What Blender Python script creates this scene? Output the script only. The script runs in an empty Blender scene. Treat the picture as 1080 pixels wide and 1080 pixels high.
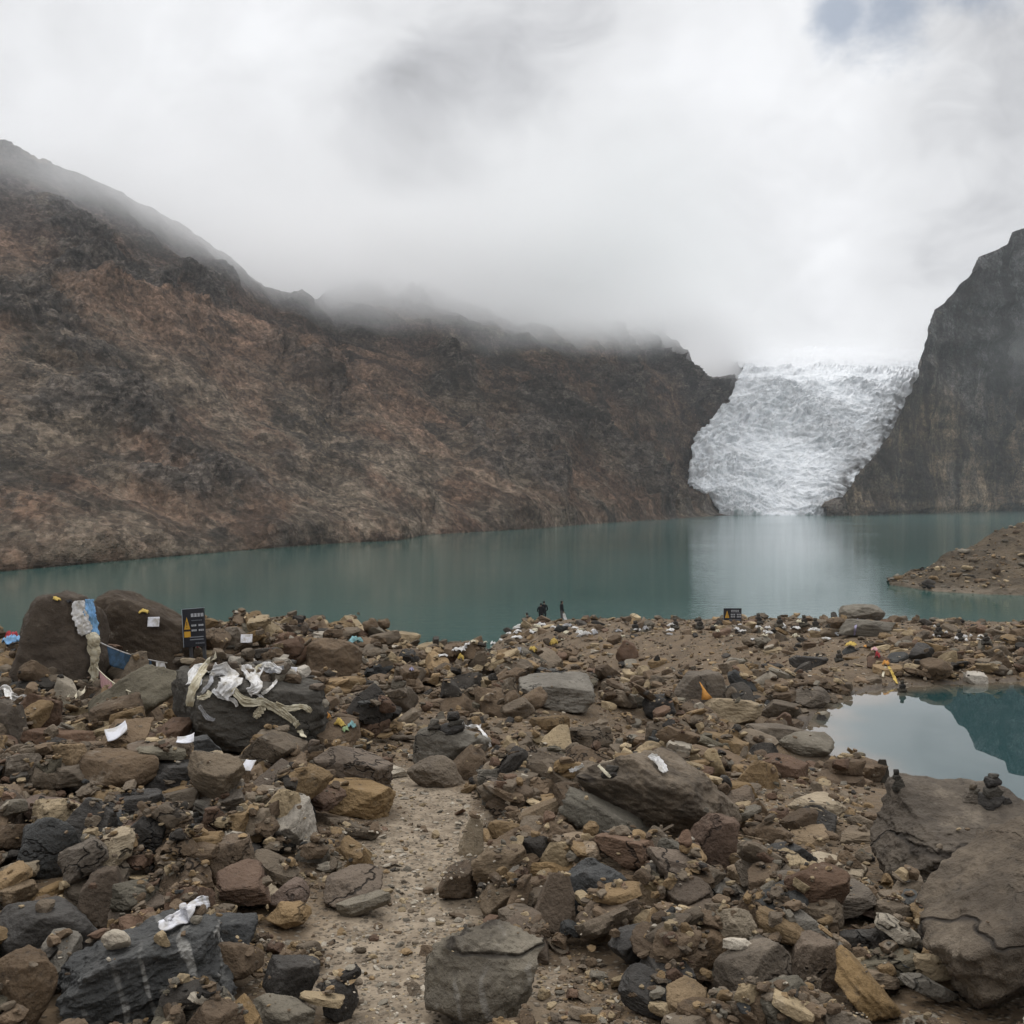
import bpy, bmesh, math, random
import numpy as np
from mathutils import Vector, Matrix, Euler

S = bpy.context.scene
COL = S.collection
F = 1037.0            # focal length in photograph pixels (1080 wide)
HY = 527.0            # row of the horizon
CAMZ = 10.2           # eye height above the lake
PITCH = math.atan((540.0 - HY) / F)
rng = np.random.default_rng(7)
random.seed(7)

# ---------------------------------------------------------------- noise
_perm = np.random.default_rng(11).permutation(256).astype(np.int64)
_perm = np.concatenate([_perm, _perm, _perm])
_g = np.random.default_rng(12).normal(size=(256, 3)); _g /= np.linalg.norm(_g, axis=1)[:, None]

def perlin(p):
    p = np.asarray(p, float)
    i = np.floor(p).astype(np.int64); f = p - i
    u = f * f * f * (f * (f * 6 - 15) + 10)
    i &= 255
    out = 0.0
    for dx in (0, 1):
        wx = u[:, 0] if dx else 1 - u[:, 0]
        for dy in (0, 1):
            wy = u[:, 1] if dy else 1 - u[:, 1]
            for dz in (0, 1):
                wz = u[:, 2] if dz else 1 - u[:, 2]
                h = _perm[_perm[_perm[(i[:, 0] + dx) & 255] + ((i[:, 1] + dy) & 255)] + ((i[:, 2] + dz) & 255)]
                gr = _g[h]
                d = gr[:, 0] * (f[:, 0] - dx) + gr[:, 1] * (f[:, 1] - dy) + gr[:, 2] * (f[:, 2] - dz)
                out = out + wx * wy * wz * d
    return out * 1.4

def fbm(p, o=4, lac=2.1, gain=.5):
    p = np.asarray(p, float); a = 1.0; s = 0.0
    for k in range(o):
        s = s + a * perlin(p + 17.3 * k); p = p * lac; a *= gain
    return s

def ridged(p, o=4, lac=2.1, gain=.5):
    p = np.asarray(p, float); a = 1.0; s = 0.0
    for k in range(o):
        s = s + a * (1 - 2 * np.abs(perlin(p + 9.1 * k))); p = p * lac; a *= gain
    return s

def sstep(a, b, x):
    t = np.clip((np.asarray(x, float) - a) / (b - a), 0, 1)
    return t * t * (3 - 2 * t)

# ---------------------------------------------------------------- mesh helpers
def mesh_np(name, V, faces, smooth=True):
    """V (n,3), faces (m,k) all of the same k, or a list of such arrays"""
    me = bpy.data.meshes.new(name)
    if not isinstance(faces, list): faces = [faces]
    V = np.ascontiguousarray(V, np.float32)
    me.vertices.add(len(V)); me.vertices.foreach_set('co', V.ravel())
    li = np.concatenate([f.ravel() for f in faces]).astype(np.int32)
    tot = np.concatenate([np.full(len(f), f.shape[1], np.int32) for f in faces])
    st = np.concatenate([[0], np.cumsum(tot)[:-1]]).astype(np.int32)
    me.loops.add(len(li)); me.loops.foreach_set('vertex_index', li)
    me.polygons.add(len(tot)); me.polygons.foreach_set('loop_start', st)
    try: me.polygons.foreach_set('loop_total', tot)
    except Exception: pass
    me.polygons.foreach_set('use_smooth', np.full(len(tot), smooth, bool))
    me.update(calc_edges=True); me.validate()
    return me

def attr(me, name, vals):
    a = me.attributes.new(name, 'FLOAT', 'POINT')
    a.data.foreach_set('value', np.ascontiguousarray(vals, np.float32))

def cattr(me, name, cols):
    a = me.attributes.new(name, 'FLOAT_COLOR', 'POINT')
    c = np.ones((len(cols), 4), np.float32); c[:, :3] = cols
    a.data.foreach_set('color', c.ravel())

def obj(name, me, mat=None, parent=None, loc=None):
    o = bpy.data.objects.new(name, me); COL.objects.link(o)
    if mat is not None:
        if not me.materials: me.materials.append(mat)
    if parent is not None: o.parent = parent
    if loc is not None: o.location = loc
    return o

def tag(o, label, cat, group=None):
    o['label'] = label; o['category'] = cat
    if group: o['group'] = group
    return o

def structure(o): o['kind'] = 'structure'; return o
def stuff(o): o['kind'] = 'stuff'; return o

def grid_faces(nu, nv):
    i = np.arange(nu * nv).reshape(nv, nu)
    return np.stack([i[:-1, :-1], i[:-1, 1:], i[1:, 1:], i[1:, :-1]], -1).reshape(-1, 4)

# ---------------------------------------------------------------- node helpers
class NT:
    def __init__(s, tree): s.t = tree; s.n = tree.nodes; s.l = tree.links
    def new(s, typ, **kw):
        n = s.n.new(typ)
        for k, v in kw.items(): setattr(n, k, v)
        return n
    def link(s, a, b): s.l.new(a, b)
    def put(s, sock, v):
        if isinstance(v, bpy.types.NodeSocket): s.l.new(v, sock)
        elif v is not None: sock.default_value = v
    def math(s, op, a, b=None, c=None, clamp=False):
        n = s.new('ShaderNodeMath', operation=op, use_clamp=clamp)
        s.put(n.inputs[0], a); s.put(n.inputs[1], b)
        if c is not None: s.put(n.inputs[2], c)
        return n.outputs[0]
    def vmath(s, op, a, b=None, out=0):
        n = s.new('ShaderNodeVectorMath', operation=op)
        s.put(n.inputs[0], a)
        if b is not None: s.put(n.inputs[1], b)
        return n.outputs['Value'] if op in ('DOT_PRODUCT', 'LENGTH') else n.outputs[0]
    def range(s, v, a, b, c=0., d=1., typ='SMOOTHSTEP'):
        n = s.new('ShaderNodeMapRange', interpolation_type=typ)
        s.put(n.inputs['Value'], v); n.inputs['From Min'].default_value = a; n.inputs['From Max'].default_value = b
        n.inputs['To Min'].default_value = c; n.inputs['To Max'].default_value = d
        return n.outputs['Result']
    def noise(s, vec, scale, detail=4, rough=.55, dist=0., out='Fac'):
        n = s.new('ShaderNodeTexNoise'); s.put(n.inputs['Vector'], vec)
        n.inputs['Scale'].default_value = scale; n.inputs['Detail'].default_value = detail
        n.inputs['Roughness'].default_value = rough; n.inputs['Distortion'].default_value = dist
        return n.outputs[out]
    def voro(s, vec, scale, feature='F1', out='Distance', rnd=1.):
        n = s.new('ShaderNodeTexVoronoi', feature=feature); s.put(n.inputs['Vector'], vec)
        n.inputs['Scale'].default_value = scale; n.inputs['Randomness'].default_value = rnd
        return n.outputs[out]
    def mapping(s, vec, scale=(1, 1, 1), rot=(0, 0, 0), loc=(0, 0, 0)):
        n = s.new('ShaderNodeMapping'); s.put(n.inputs['Vector'], vec)
        s.put(n.inputs['Location'], loc); n.inputs['Rotation'].default_value = rot; n.inputs['Scale'].default_value = scale
        return n.outputs[0]
    def mix(s, fac, a, b, blend='MIX'):
        n = s.new('ShaderNodeMix', data_type='RGBA', blend_type=blend)
        s.put(n.inputs[0], fac)
        for i, v in ((6, a), (7, b)):
            if isinstance(v, (tuple, list)): v = (*v[:3], 1)
            s.put(n.inputs[i], v)
        return n.outputs[2]
    def ramp(s, v, stops, interp='LINEAR'):
        n = s.new('ShaderNodeValToRGB'); s.put(n.inputs[0], v)
        e = n.color_ramp.elements; n.color_ramp.interpolation = interp
        while len(e) < len(stops): e.new(.5)
        for k, (p, c) in enumerate(stops):
            e[k].position = p; e[k].color = (*c, 1) if len(c) == 3 else c
        return n.outputs[0]
    def attr(s, name, out='Fac'):
        n = s.new('ShaderNodeAttribute', attribute_name=name); return n.outputs[out]
    def bump(s, h, strength=.5, dist=.1, normal=None):
        n = s.new('ShaderNodeBump'); s.put(n.inputs['Height'], h)
        n.inputs['Strength'].default_value = strength; n.inputs['Distance'].default_value = dist
        if normal is not None: s.put(n.inputs['Normal'], normal)
        return n.outputs[0]

def material(name):
    m = bpy.data.materials.new(name); m.use_nodes = True
    t = NT(m.node_tree); b = m.node_tree.nodes['Principled BSDF']
    return m, t, b

def simple_mat(name, col, rough=.8, var=.15, scale=20, spec=.3):
    m, t, b = material(name)
    tc = t.new('ShaderNodeTexCoord').outputs['Object']
    n = t.noise(tc, scale, 4)
    c = t.mix(t.range(n, .3, .7), tuple(x * (1 - var) for x in col), tuple(min(1, x * (1 + var)) for x in col))
    t.put(b.inputs['Base Color'], c); b.inputs['Roughness'].default_value = rough
    b.inputs['Specular IOR Level'].default_value = spec
    return m

# ---------------------------------------------------------------- camera
def pix_dir(px, py):
    """direction with Y = 1 of the ray through a photograph pixel"""
    x = (px - 540.0) / F; d = -(py - 540.0) / F
    c, s = math.cos(-PITCH), math.sin(-PITCH)
    y, z = c - d * s, s + d * c
    return np.array([x / y, 1.0, z / y])

cam = bpy.data.cameras.new('camera'); camo = bpy.data.objects.new('camera', cam); COL.objects.link(camo)
camo.location = (0, 0, CAMZ); camo.rotation_euler = (math.radians(90) - PITCH, 0, 0)
cam.angle = 2 * math.atan(540 / F); cam.clip_start = .05; cam.clip_end = 20000
S.camera = camo
S.view_settings.view_transform = 'Standard'; S.view_settings.look = 'None'
S.view_settings.exposure = 0; S.view_settings.gamma = 1
# ================================================================ sky and light
SUN_EL, SUN_AZ = math.radians(52), math.radians(-20)     # azimuth from +Y towards +X
w = bpy.data.worlds.new('World'); S.world = w; w.use_nodes = True
t = NT(w.node_tree)
bg = w.node_tree.nodes['Background']; outw = w.node_tree.nodes['World Output']
sky = t.new('ShaderNodeTexSky', sky_type='NISHITA'); sky.sun_disc = False
sky.sun_elevation = SUN_EL; sky.sun_rotation = SUN_AZ
sky.altitude = 4500
t.link(t.vmath('MULTIPLY', sky.outputs[0], (.92, 1.06, 1.0)), bg.inputs[0]); bg.inputs[1].default_value = .085
d = t.new('ShaderNodeTexCoord').outputs['Generated']
d = t.vmath('NORMALIZE', d)
# clouds live on a far shell: direction space with a slight flattening
dw = t.mapping(d, (1, 1, 1.35))
warp = t.noise(dw, 3.2, 3, .5, out='Color')
dwp = t.vmath('ADD', dw, t.vmath('SCALE', t.vmath('SUBTRACT', warp, (.5, .5, .5)), None))
dwp.node.inputs[1].default_value = (0, 0, 0)
sc = [n for n in t.n if n.type == 'VECT_MATH' and n.operation == 'SCALE'][0]; sc.inputs[3].default_value = .35
t.link(sc.outputs[0], dwp.node.inputs[1])
n1 = t.noise(dwp, 2.4, 5, .5)
n2 = t.noise(dwp, 6.0, 7, .60)
v = t.math('ADD', t.math('MULTIPLY', t.math('SUBTRACT', n1, .5), .75), t.math('MULTIPLY', t.math('SUBTRACT', n2, .5), .85))
vp = t.new('ShaderNodeTexVoronoi', feature='F1'); t.link(dwp, vp.inputs['Vector']); vp.inputs['Scale'].default_value = 4.2
vp.inputs['Detail'].default_value = 3; vp.inputs['Roughness'].default_value = .52; vp.inputs['Lacunarity'].default_value = 2.3; vp.normalize = True
puff = t.math('SUBTRACT', .40, vp.outputs['Distance'])
v = t.math('ADD', v, t.math('MULTIPLY', puff, .75))
v = t.math('ADD', v, .735)
def blob(px, py, r_deg, amt, soft=.0):
    global v
    q = pix_dir(px, py); q = q / np.linalg.norm(q)
    dt = t.vmath('DOT_PRODUCT', dwp2, tuple(q))
    k = t.range(dt, math.cos(math.radians(r_deg)), math.cos(math.radians(r_deg * soft)), 0, amt)
    v = t.math('ADD', v, k)
dwp2 = t.vmath('NORMALIZE', t.vmath('ADD', d, t.vmath('MULTIPLY', t.vmath('SUBTRACT', warp, (.5, .5, .5)), (.16, .16, .16))))
SKY_BLOBS = [(190, 40, 14, .16), (60, 120, 9, .07), (330, 60, 6, .05), (500, 120, 11, -.13), (470, 30, 8, -.06), (300, 250, 10, -.07), (560, 20, 7, -.05), (420, 215, 8, -.06),
             (780, 170, 13, .15), (860, 70, 6, .10), (700, 60, 6, .05), (1050, 180, 5, .06), (1040, 110, 6, -.05), (760, 270, 9, -.09), (830, 360, 10, .12), (666, 138, 1.5, -.13), (950, 330, 6, .04),
             (1000, 230, 6, -.08), (560, 200, 6, .07), (640, 300, 8, -.03)]
for bpx in SKY_BLOBS: blob(*bpx)
v = t.math('MAXIMUM', v, .36)
v = t.math('SUBTRACT', v, t.math('MULTIPLY', t.math('MAXIMUM', t.math('SUBTRACT', v, .80), 0), .55))   # bright cloud rolls off gently
sze = t.new('ShaderNodeSeparateXYZ'); t.link(d, sze.inputs[0])
v = t.math('MULTIPLY', v, t.range(sze.outputs[2], .47, .95, 1, 2.8))          # an overcast sky is brightest overhead
cc = t.mix(t.range(v, .45, .85), (.935, .95, 1.0), (.965, .975, 1.0))
ccs = t.vmath('MULTIPLY', cc, (1, 1, 1)); cmb = t.new('ShaderNodeCombineXYZ')
for k in range(3): t.link(v, cmb.inputs[k])
t.link(cmb.outputs[0], ccs.node.inputs[1])
bg2 = t.new('ShaderNodeBackground'); t.link(ccs, bg2.inputs[0]); bg2.inputs[1].default_value = 1.0
# gaps of blue sky
gap = None
for (px, py, r) in ((945, -34, 6.0), (1010, -44, 5.0), (878, -20, 3.6), (1122, 44, 2.6), (1300, -200, 12), (300, -420, 11), (-500, -300, 12)):
    q = pix_dir(px, py); q = q / np.linalg.norm(q)
    dt = t.math('ARCCOSINE', t.vmath('DOT_PRODUCT', dwp2, tuple(q)))
    k = t.range(dt, 0, math.radians(r), 1, 0, 'LINEAR')
    gap = k if gap is None else t.math('MAXIMUM', gap, k)
gapn = t.math('ADD', gap, t.math('MULTIPLY', t.math('SUBTRACT', t.noise(dw, 9, 7, .66), .5), 1.5))
gapn = t.range(gapn, .26, .90, 0, .60)
gapn = t.math('MULTIPLY', gapn, t.range(gap, 0, .25))
mixs = t.new('ShaderNodeMixShader'); t.link(gapn, mixs.inputs[0]); t.link(bg2.outputs[0], mixs.inputs[1]); t.link(bg.outputs[0], mixs.inputs[2])
t.link(mixs.outputs[0], outw.inputs[0])

sl = bpy.data.lights.new('sun', 'SUN'); sl.energy = 1.1; sl.angle = math.radians(14); sl.color = (1, .96, .9)
so = bpy.data.objects.new('sun', sl); COL.objects.link(so)
sd = Vector((math.sin(SUN_AZ) * math.cos(SUN_EL), math.cos(SUN_AZ) * math.cos(SUN_EL), math.sin(SUN_EL)))
so.rotation_euler = sd.to_track_quat('Z', 'Y').to_euler(); so.location = (0, 0, 60)

# ================================================================ cloud lying on the slopes
m = bpy.data.materials.new('cloud_vapour'); m.use_nodes = True
t = NT(m.node_tree); t.n.remove(t.n['Principled BSDF']); mo = t.n['Material Output']
pv = t.new('ShaderNodeVolumePrincipled'); t.link(pv.outputs[0], mo.inputs['Volume'])
pv.inputs['Color'].default_value = (.995, .995, .998, 1); pv.inputs['Anisotropy'].default_value = 0.0
P = t.new('ShaderNodeTexCoord').outputs['Object']
sx = t.new('ShaderNodeSeparateXYZ'); t.link(P, sx.inputs[0])
n = t.noise(t.mapping(P, (1, .8, 1.6)), 1 / 130., 2, .5)
CLX = [-640, -420, -250, -180, -110, 0, 64, 147, 200, 250, 480]
CLZ = [122, 120, 120, 122, 124, 122, 120, 128, 108, 94, 94]
xn = t.range(sx.outputs[0], -640, 480, 0, 1, 'LINEAR')
base = t.ramp(xn, [((x + 640) / 1120, (z / 300.,) * 3) for x, z in zip(CLX, CLZ)])
bz = t.math('MULTIPLY', base, 300)
h = t.math('SUBTRACT', sx.outputs[2], bz)
h = t.math('ADD', h, t.math('MULTIPLY', t.math('SUBTRACT', n, .5), 90))
den = t.math('MULTIPLY', t.range(h, -8, 45), t.range(h, 36, 84, 1, 0))
xm = t.range(sx.outputs[0], 400, 500, 1, 0)
ym = t.range(t.math('SUBTRACT', sx.outputs[1], t.range(sx.outputs[0], 60, 250, 0, 430, 'LINEAR')), 340, 620, 0, 1)
den = t.math('MULTIPLY', t.math('MULTIPLY', t.math('MULTIPLY', den, xm), ym), .024)
t.link(den, pv.inputs['Density'])
CX = np.linspace(-640, 500, 26); CY = np.array([360, 700, 1060, 1450.]); CZ = np.interp(CX, CLX, CLZ)
Vb = np.array([(x, y, z - 30) for y in CY for x, z in zip(CX, CZ)]); Vt = Vb + np.array([0, 0, 30 + 104])
nC = len(CX); fb = grid_faces(nC, 4); ring = list(range(nC)) + [nC * k + nC - 1 for k in (1, 2)] + list(range(4 * nC - 1, 3 * nC - 1, -1)) + [nC * k for k in (2, 1)]
off = 4 * nC
side = np.array([(ring[k], ring[k - 1], ring[k - 1] + off, ring[k] + off) for k in range(len(ring))])
me = mesh_np('low_cloud', np.concatenate([Vb, Vt]), np.concatenate([fb[:, ::-1], fb + off, side]), False)
bm = bmesh.new(); bm.from_mesh(me); bmesh.ops.recalc_face_normals(bm, faces=bm.faces); bm.to_mesh(me); bm.free()
stuff(obj('low_cloud', me, m))
S.cycles.volume_bounces = 10; S.cycles.max_bounces = 12; S.cycles.diffuse_bounces = 2; S.cycles.glossy_bounces = 3; S.cycles.transmission_bounces = 2
S.cycles.use_adaptive_sampling = True; S.cycles.adaptive_threshold = .02; w.cycles.sampling_method = 'MANUAL'; w.cycles.sample_map_resolution = 256; S.cycles.volume_step_rate = 1.0; S.cycles.volume_max_steps = 64
m.cycles.volume_step_rate = 1.0

# ================================================================ thin air haze over the whole valley
m2 = bpy.data.materials.new('haze'); m2.use_nodes = True
t = NT(m2.node_tree); t.n.remove(t.n['Principled BSDF'])
pv = t.new('ShaderNodeVolumePrincipled'); t.link(pv.outputs[0], t.n['Material Output'].inputs['Volume'])
pv.inputs['Color'].default_value = (.96, .975, 1, 1); pv.inputs['Density'].default_value = .00011; pv.inputs['Anisotropy'].default_value = 0
bm = bmesh.new(); bmesh.ops.create_cube(bm, size=1)
for vv in bm.verts: vv.co = (500 + vv.co.x * 3400, 1025 + vv.co.y * 2350, 206.5 + vv.co.z * 447)
me = bpy.data.meshes.new('haze'); bm.to_mesh(me); bm.free()
stuff(obj('haze', me, m2))
# ================================================================ far land
def interp(x, xs, ys): return np.interp(x, xs, ys)
def smooth_interp(x, xs, ys):
    xs = np.array(xs, float); ys = np.array(ys, float)
    k = (x - 14, x, x + 14)
    return (np.interp(k[0], xs, ys) + 2 * np.interp(k[1], xs, ys) + np.interp(k[2], xs, ys)) / 4

def to_world(px, py, D):
    return np.stack([(px - 540) / F * D, D, CAMZ + (HY - py) / F * D], -1)

def polar_slope(name, pxs, top, dtop, base_y, prof, gexp, nv):
    """a slope facing the lake, column by column: foot under the water, crest at its own distance, then a back side"""
    nu = len(pxs)
    yb = base_y; Db = CAMZ * F / (yb - HY)
    v = np.linspace(0, 1, nv)[:, None] ** 1.15
    D = Db[None] + (dtop - Db)[None] * v ** gexp[None]
    y = yb[None] + (top - yb)[None] * prof(v)
    P = to_world(np.broadcast_to(pxs[None], y.shape), y, D)
    foot = to_world(pxs, yb, Db).copy(); foot[:, 2] = -14; foot[:, :2] *= .96
    back = []
    for k in (1.12, 1.5):
        b = P[-1].copy(); b[:, :2] *= k; b[:, 2] = CAMZ + (P[-1][:, 2] - CAMZ) * (1.02 if k < 1.2 else .2); back.append(b)
    return np.concatenate([foot[None], P, np.stack(back)], 0)

def mountain_normals(G):
    du = np.gradient(G, axis=1); dv = np.gradient(G, axis=0)
    n = np.cross(du, dv); n /= np.linalg.norm(n, axis=-1, keepdims=True) + 1e-9
    return n

# ---------------- left mountain
pxs = np.concatenate([np.linspace(-700, -40, 90), np.linspace(-36, 792, 620)])
L_top = smooth_interp(pxs, [-700, -300, 0, 60, 110, 160, 200, 250, 285, 330, 348, 364, 380, 400, 425, 470, 540, 600, 640, 700, 722, 750, 778, 792],
                           [55, 118, 160, 180, 196, 222, 250, 283, 309, 324, 304, 280, 262, 276, 292, 296, 304, 304, 309, 362, 386, 402, 412, 420])
L_dt = smooth_interp(pxs, [-700, -300, 0, 330, 345, 380, 560, 720, 792], [330, 400, 480, 640, 760, 820, 840, 950, 960])
L_yb = np.interp(pxs, [-700, -300, 0, 120, 250, 340, 420, 450, 560, 620, 700, 757, 792], [650, 628, 603, 592, 581, 574, 570, 564, 558, 553, 548, 544, 543])
L_ge = smooth_interp(pxs, [-700, 0, 330, 560, 690, 740, 792], [1.35, 1.35, 1.25, 1.1, .8, .45, .35])
NV = 330
G = polar_slope('left', pxs, L_top, L_dt, L_yb, lambda v: v, L_ge, NV)
sh = G.shape; Pn = G.reshape(-1, 3)
N = mountain_normals(G); N[..., :] *= np.sign(-(N * (G - np.array([0, 0, CAMZ]))).sum(-1, keepdims=True))
strike = np.array([.327, .944, 0]); fall = np.array([.944, -.327, 0])
s_ = Pn @ strike; f_ = Pn @ fall; z_ = Pn[:, 2]
dist = Pn[:, 1]
gul = ridged(np.stack([s_ / 46, (f_ * .5 + z_) / 260, 0 * s_], -1), 4) 
ca_, sa_ = math.cos(math.radians(19)), math.sin(math.radians(19))
Qn = np.stack([Pn[:, 0] * ca_ + Pn[:, 1] * sa_, (-Pn[:, 0] * sa_ + Pn[:, 1] * ca_) * .36, Pn[:, 2] * .85], -1)
rough = fbm(Qn / 36, 6, 2.1, .57)
crag = ridged(Qn / np.array([24, 24, 20]) + 5.5, 5, 2.2, .57)
cragmask = sstep(.08, .50, fbm(Qn / 70 + 3.1, 3))
low = 1 - sstep(8, 60, z_)
amp = np.clip(dist / 420, .35, 2.2)
vv_ = np.broadcast_to(np.concatenate([[0], np.linspace(0, 1, NV), [1, 1]])[:, None], sh[:2]).ravel()
edge = np.clip(vv_ / .05, 0, 1)
disp = (gul * 4.2 + rough * 5.0 + cragmask * (crag - .3) * 7.0) * amp
# old moraine terrace: a crest running down to the right with a hollow behind it
pxf = 540 + Pn[:, 0] / np.maximum(Pn[:, 1], 1) * F; pyf = HY - (Pn[:, 2] - CAMZ) / np.maximum(Pn[:, 1], 1) * F
ty = np.interp(pxf, [40, 100, 160, 235, 300, 360, 430, 520, 600], [306, 318, 326, 341, 378, 420, 470, 525, 560])
dyy = pyf - ty
tw = sstep(20, 120, pxf) * (1 - sstep(430, 590, pxf))
disp = disp + tw * (np.exp(-(np.clip(dyy, 0, None) / 26.) ** 2) * (dyy >= 0) * 7 - np.exp(-((dyy + 14) / 12.) ** 2) * 5)
crest_keep = 1 - .58 * sstep(.72, 1.0, vv_) * (1 - .45 * sstep(280, 420, pxf))
Pd = Pn + N.reshape(-1, 3) * (disp * edge * crest_keep)[:, None]
outc = sstep(.28, .85, cragmask * (crag - .2) + .35 * rough)
me = mesh_np('left_mountain', Pd, grid_faces(sh[1], sh[0]))
strata = 1 - sstep(15, 105, z_ + 18 * fbm(Pn / 60 + 8, 3) + .06 * np.clip(Pn[:, 1] - 350, 0, None))
attr(me, 'outcrop', outc); attr(me, 'strata', strata)
terr = tw * np.exp(-((dyy - 4) / 9.) ** 2) + .8 * sstep(50, 90, pxf) * (1 - sstep(230, 420, pxf)) * np.exp(-((dyy - 22 - 14 * fbm(Pn / 35, 3)) / 20.) ** 2)
attr(me, 'scree', np.clip(terr, 0, 1))

def mountain_mat(name, scree1, scree2, rock1, rock2, pale, dark, grey_high, cliff=False):
    m, t, b = material(name)
    P = t.new('ShaderNodeNewGeometry').outputs['Position']
    sx = t.new('ShaderNodeSeparateXYZ'); t.link(P, sx.inputs[0])
    r = t.mapping(P, (1, 1, 1), (0, 0, math.radians(19)))        # x = fall line, y = strike
    streak = t.noise(t.mapping(r, (.006, .030, .008)), 1, 4, .55, .5)
    # blocks and ledges stand upright on these steep faces: the pattern is drawn out into the slope, not across it
    Q = t.mapping(t.mapping(P, (1, 1, 1), (0, 0, math.radians(20 if cliff else -19))), (1, .5 if cliff else .33, .85))
    big = t.noise(Q, .016, 4, .6)
    fine = t.noise(Q, .15, 7, .70)
    fin2 = t.noise(Q, .66, 4, .72)
    c = t.mix(t.range(t.math('ADD', t.math('MULTIPLY', streak, .7), t.math('MULTIPLY', fine, .3)), .42, .57), scree1, scree2)
    c = t.mix(t.range(big, .45, .60, 0, .7), c, dark)
    beds = t.noise(t.mapping(Q, (.060, .060, .26), (math.radians(8), math.radians(-9), 0)), 1, 7, .74, 1.0)
    rk = t.mix(t.range(beds, .45, .55), rock1, rock2)
    rk = t.mix(t.range(fine, .30, .45, .75, 0), rk, (.016, .014, .013))
    st = t.attr('strata')
    pl = t.mix(t.range(beds, .46, .54), pale, tuple(x * .55 for x in pale))
    pl = t.mix(t.range(fine, .34, .47, .7, 0), pl, (.020, .016, .013))
    c = t.mix(t.math('MULTIPLY', st, t.range(t.noise(Q, .026, 6, .68), .42, .56)), c, pl)
    oc = t.math('MULTIPLY', t.attr('outcrop'), t.range(fine, .3, .55, .45, 1), clamp=True)
    c = t.mix(oc, c, rk)
    c = t.mix(t.range(t.math('ADD', sx.outputs[2], t.math('MULTIPLY', big, 60)), 115, 205, 0, .8), c, grey_high)
    c = t.mix(t.math('MULTIPLY', t.attr('scree'), t.range(fine, .35, .6, .35, .85)), c, tuple(x * 1.35 for x in scree2))
    if cliff:
        vs_ = t.noise(t.mapping(P, (.045, .02, .0055), (0, math.radians(6), 0)), 1, 7, .66, .5)
        bd = t.noise(t.mapping(P, (.006, .006, .050), (0, math.radians(16), 0)), 1, 6, .62, .5)
        f_ = t.math('MULTIPLY', t.range(vs_, .40, .60, .40, 1.5, 'LINEAR'), t.range(bd, .42, .56, .55, 1.25))
        c = t.mix(1., c, t.ramp(t.math('MULTIPLY', f_, .5), [(0, (0, 0, 0)), (1, (2, 2, 2))]), 'MULTIPLY')
    cr = t.noise(Q, .052, 9, .74)
    dk = t.math('MULTIPLY', t.range(cr, .505, .545), t.range(t.noise(Q, .018, 3, .5), .47, .56))
    c = t.mix(t.math('MULTIPLY', dk, .72), c, (.030, .026, .022))
    lt = t.math('MULTIPLY', t.range(cr, .44, .40), t.range(t.noise(t.mapping(Q, (1, 1, 1), (0, 0, 0), (300, 50, 9)), .014, 3, .5), .50, .58))
    c = t.mix(t.math('MULTIPLY', lt, .5), c, tuple(x * 1.0 for x in pale))
    fin3 = t.noise(Q, 1.7, 3, .7)
    c = t.mix(t.range(fin3, .56, .70, 0, .35), c, (.20, .175, .145))
    for scl, lo, hi in ((.30, .66, 1.36), (.95, .66, 1.36)):
        vc = t.new('ShaderNodeSeparateColor'); t.link(t.voro(t.vmath('ADD', Q, t.vmath('MULTIPLY', t.noise(Q, scl, 2, out='Color'), (2 / scl * .4,) * 3)), scl, out='Color'), vc.inputs[0])
        f2 = t.range(vc.outputs[0], 0, 1, lo / 2, hi / 2, 'LINEAR')
        c = t.mix(1., c, t.ramp(f2, [(0, (0, 0, 0)), (1, (2, 2, 2))]), 'MULTIPLY')
    spk = t.range(fin2, .3, .7, .6, 1.4)
    c = t.mix(1., c, t.ramp(t.math('MULTIPLY', spk, .5), [(0, (0, 0, 0)), (1, (2, 2, 2))]), 'MULTIPLY')
    gully = t.range(t.noise(t.mapping(r, (.009, .034, .012), (0, 0, 0), (40, 3, 0)), 1, 6, .62, 1.2), .36, .46, .6, 0)
    c = t.mix(gully, c, (.022, .019, .015))
    spots = t.range(t.voro(Q, .22), .0, .11, 1, 0)
    spots = t.math('MULTIPLY', spots, t.range(t.noise(P, .02, 3), .52, .64))
    c = t.mix(t.math('MULTIPLY', spots, .5), c, (.22, .20, .17))
    t.put(b.inputs['Base Color'], c)
    b.inputs['Roughness'].default_value = .95; b.inputs['Specular IOR Level'].default_value = .1
    hgt = t.math('ADD', t.math('MULTIPLY', t.math('ADD', fine, t.math('MULTIPLY', cr, .9)), 1.2), t.math('ADD', t.math('MULTIPLY', fin2, .4), t.math('ADD', t.math('MULTIPLY', streak, .25), t.math('MULTIPLY', t.math('MULTIPLY', beds, st), .3))))
    t.link(t.bump(hgt, 1.0, 6.0), b.inputs['Normal'])
    return m
MM_L = mountain_mat('brown_scree_and_rock', (.078, .049, .034), (.165, .104, .070), (.056, .047, .040), (.125, .105, .087), (.19, .15, .11), (.034, .030, .023), (.060, .058, .060))
tag(obj('mountain', me, MM_L), 'brown scree mountain with its top in cloud on the far bank, ending at the glacier', 'mountain')

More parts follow.
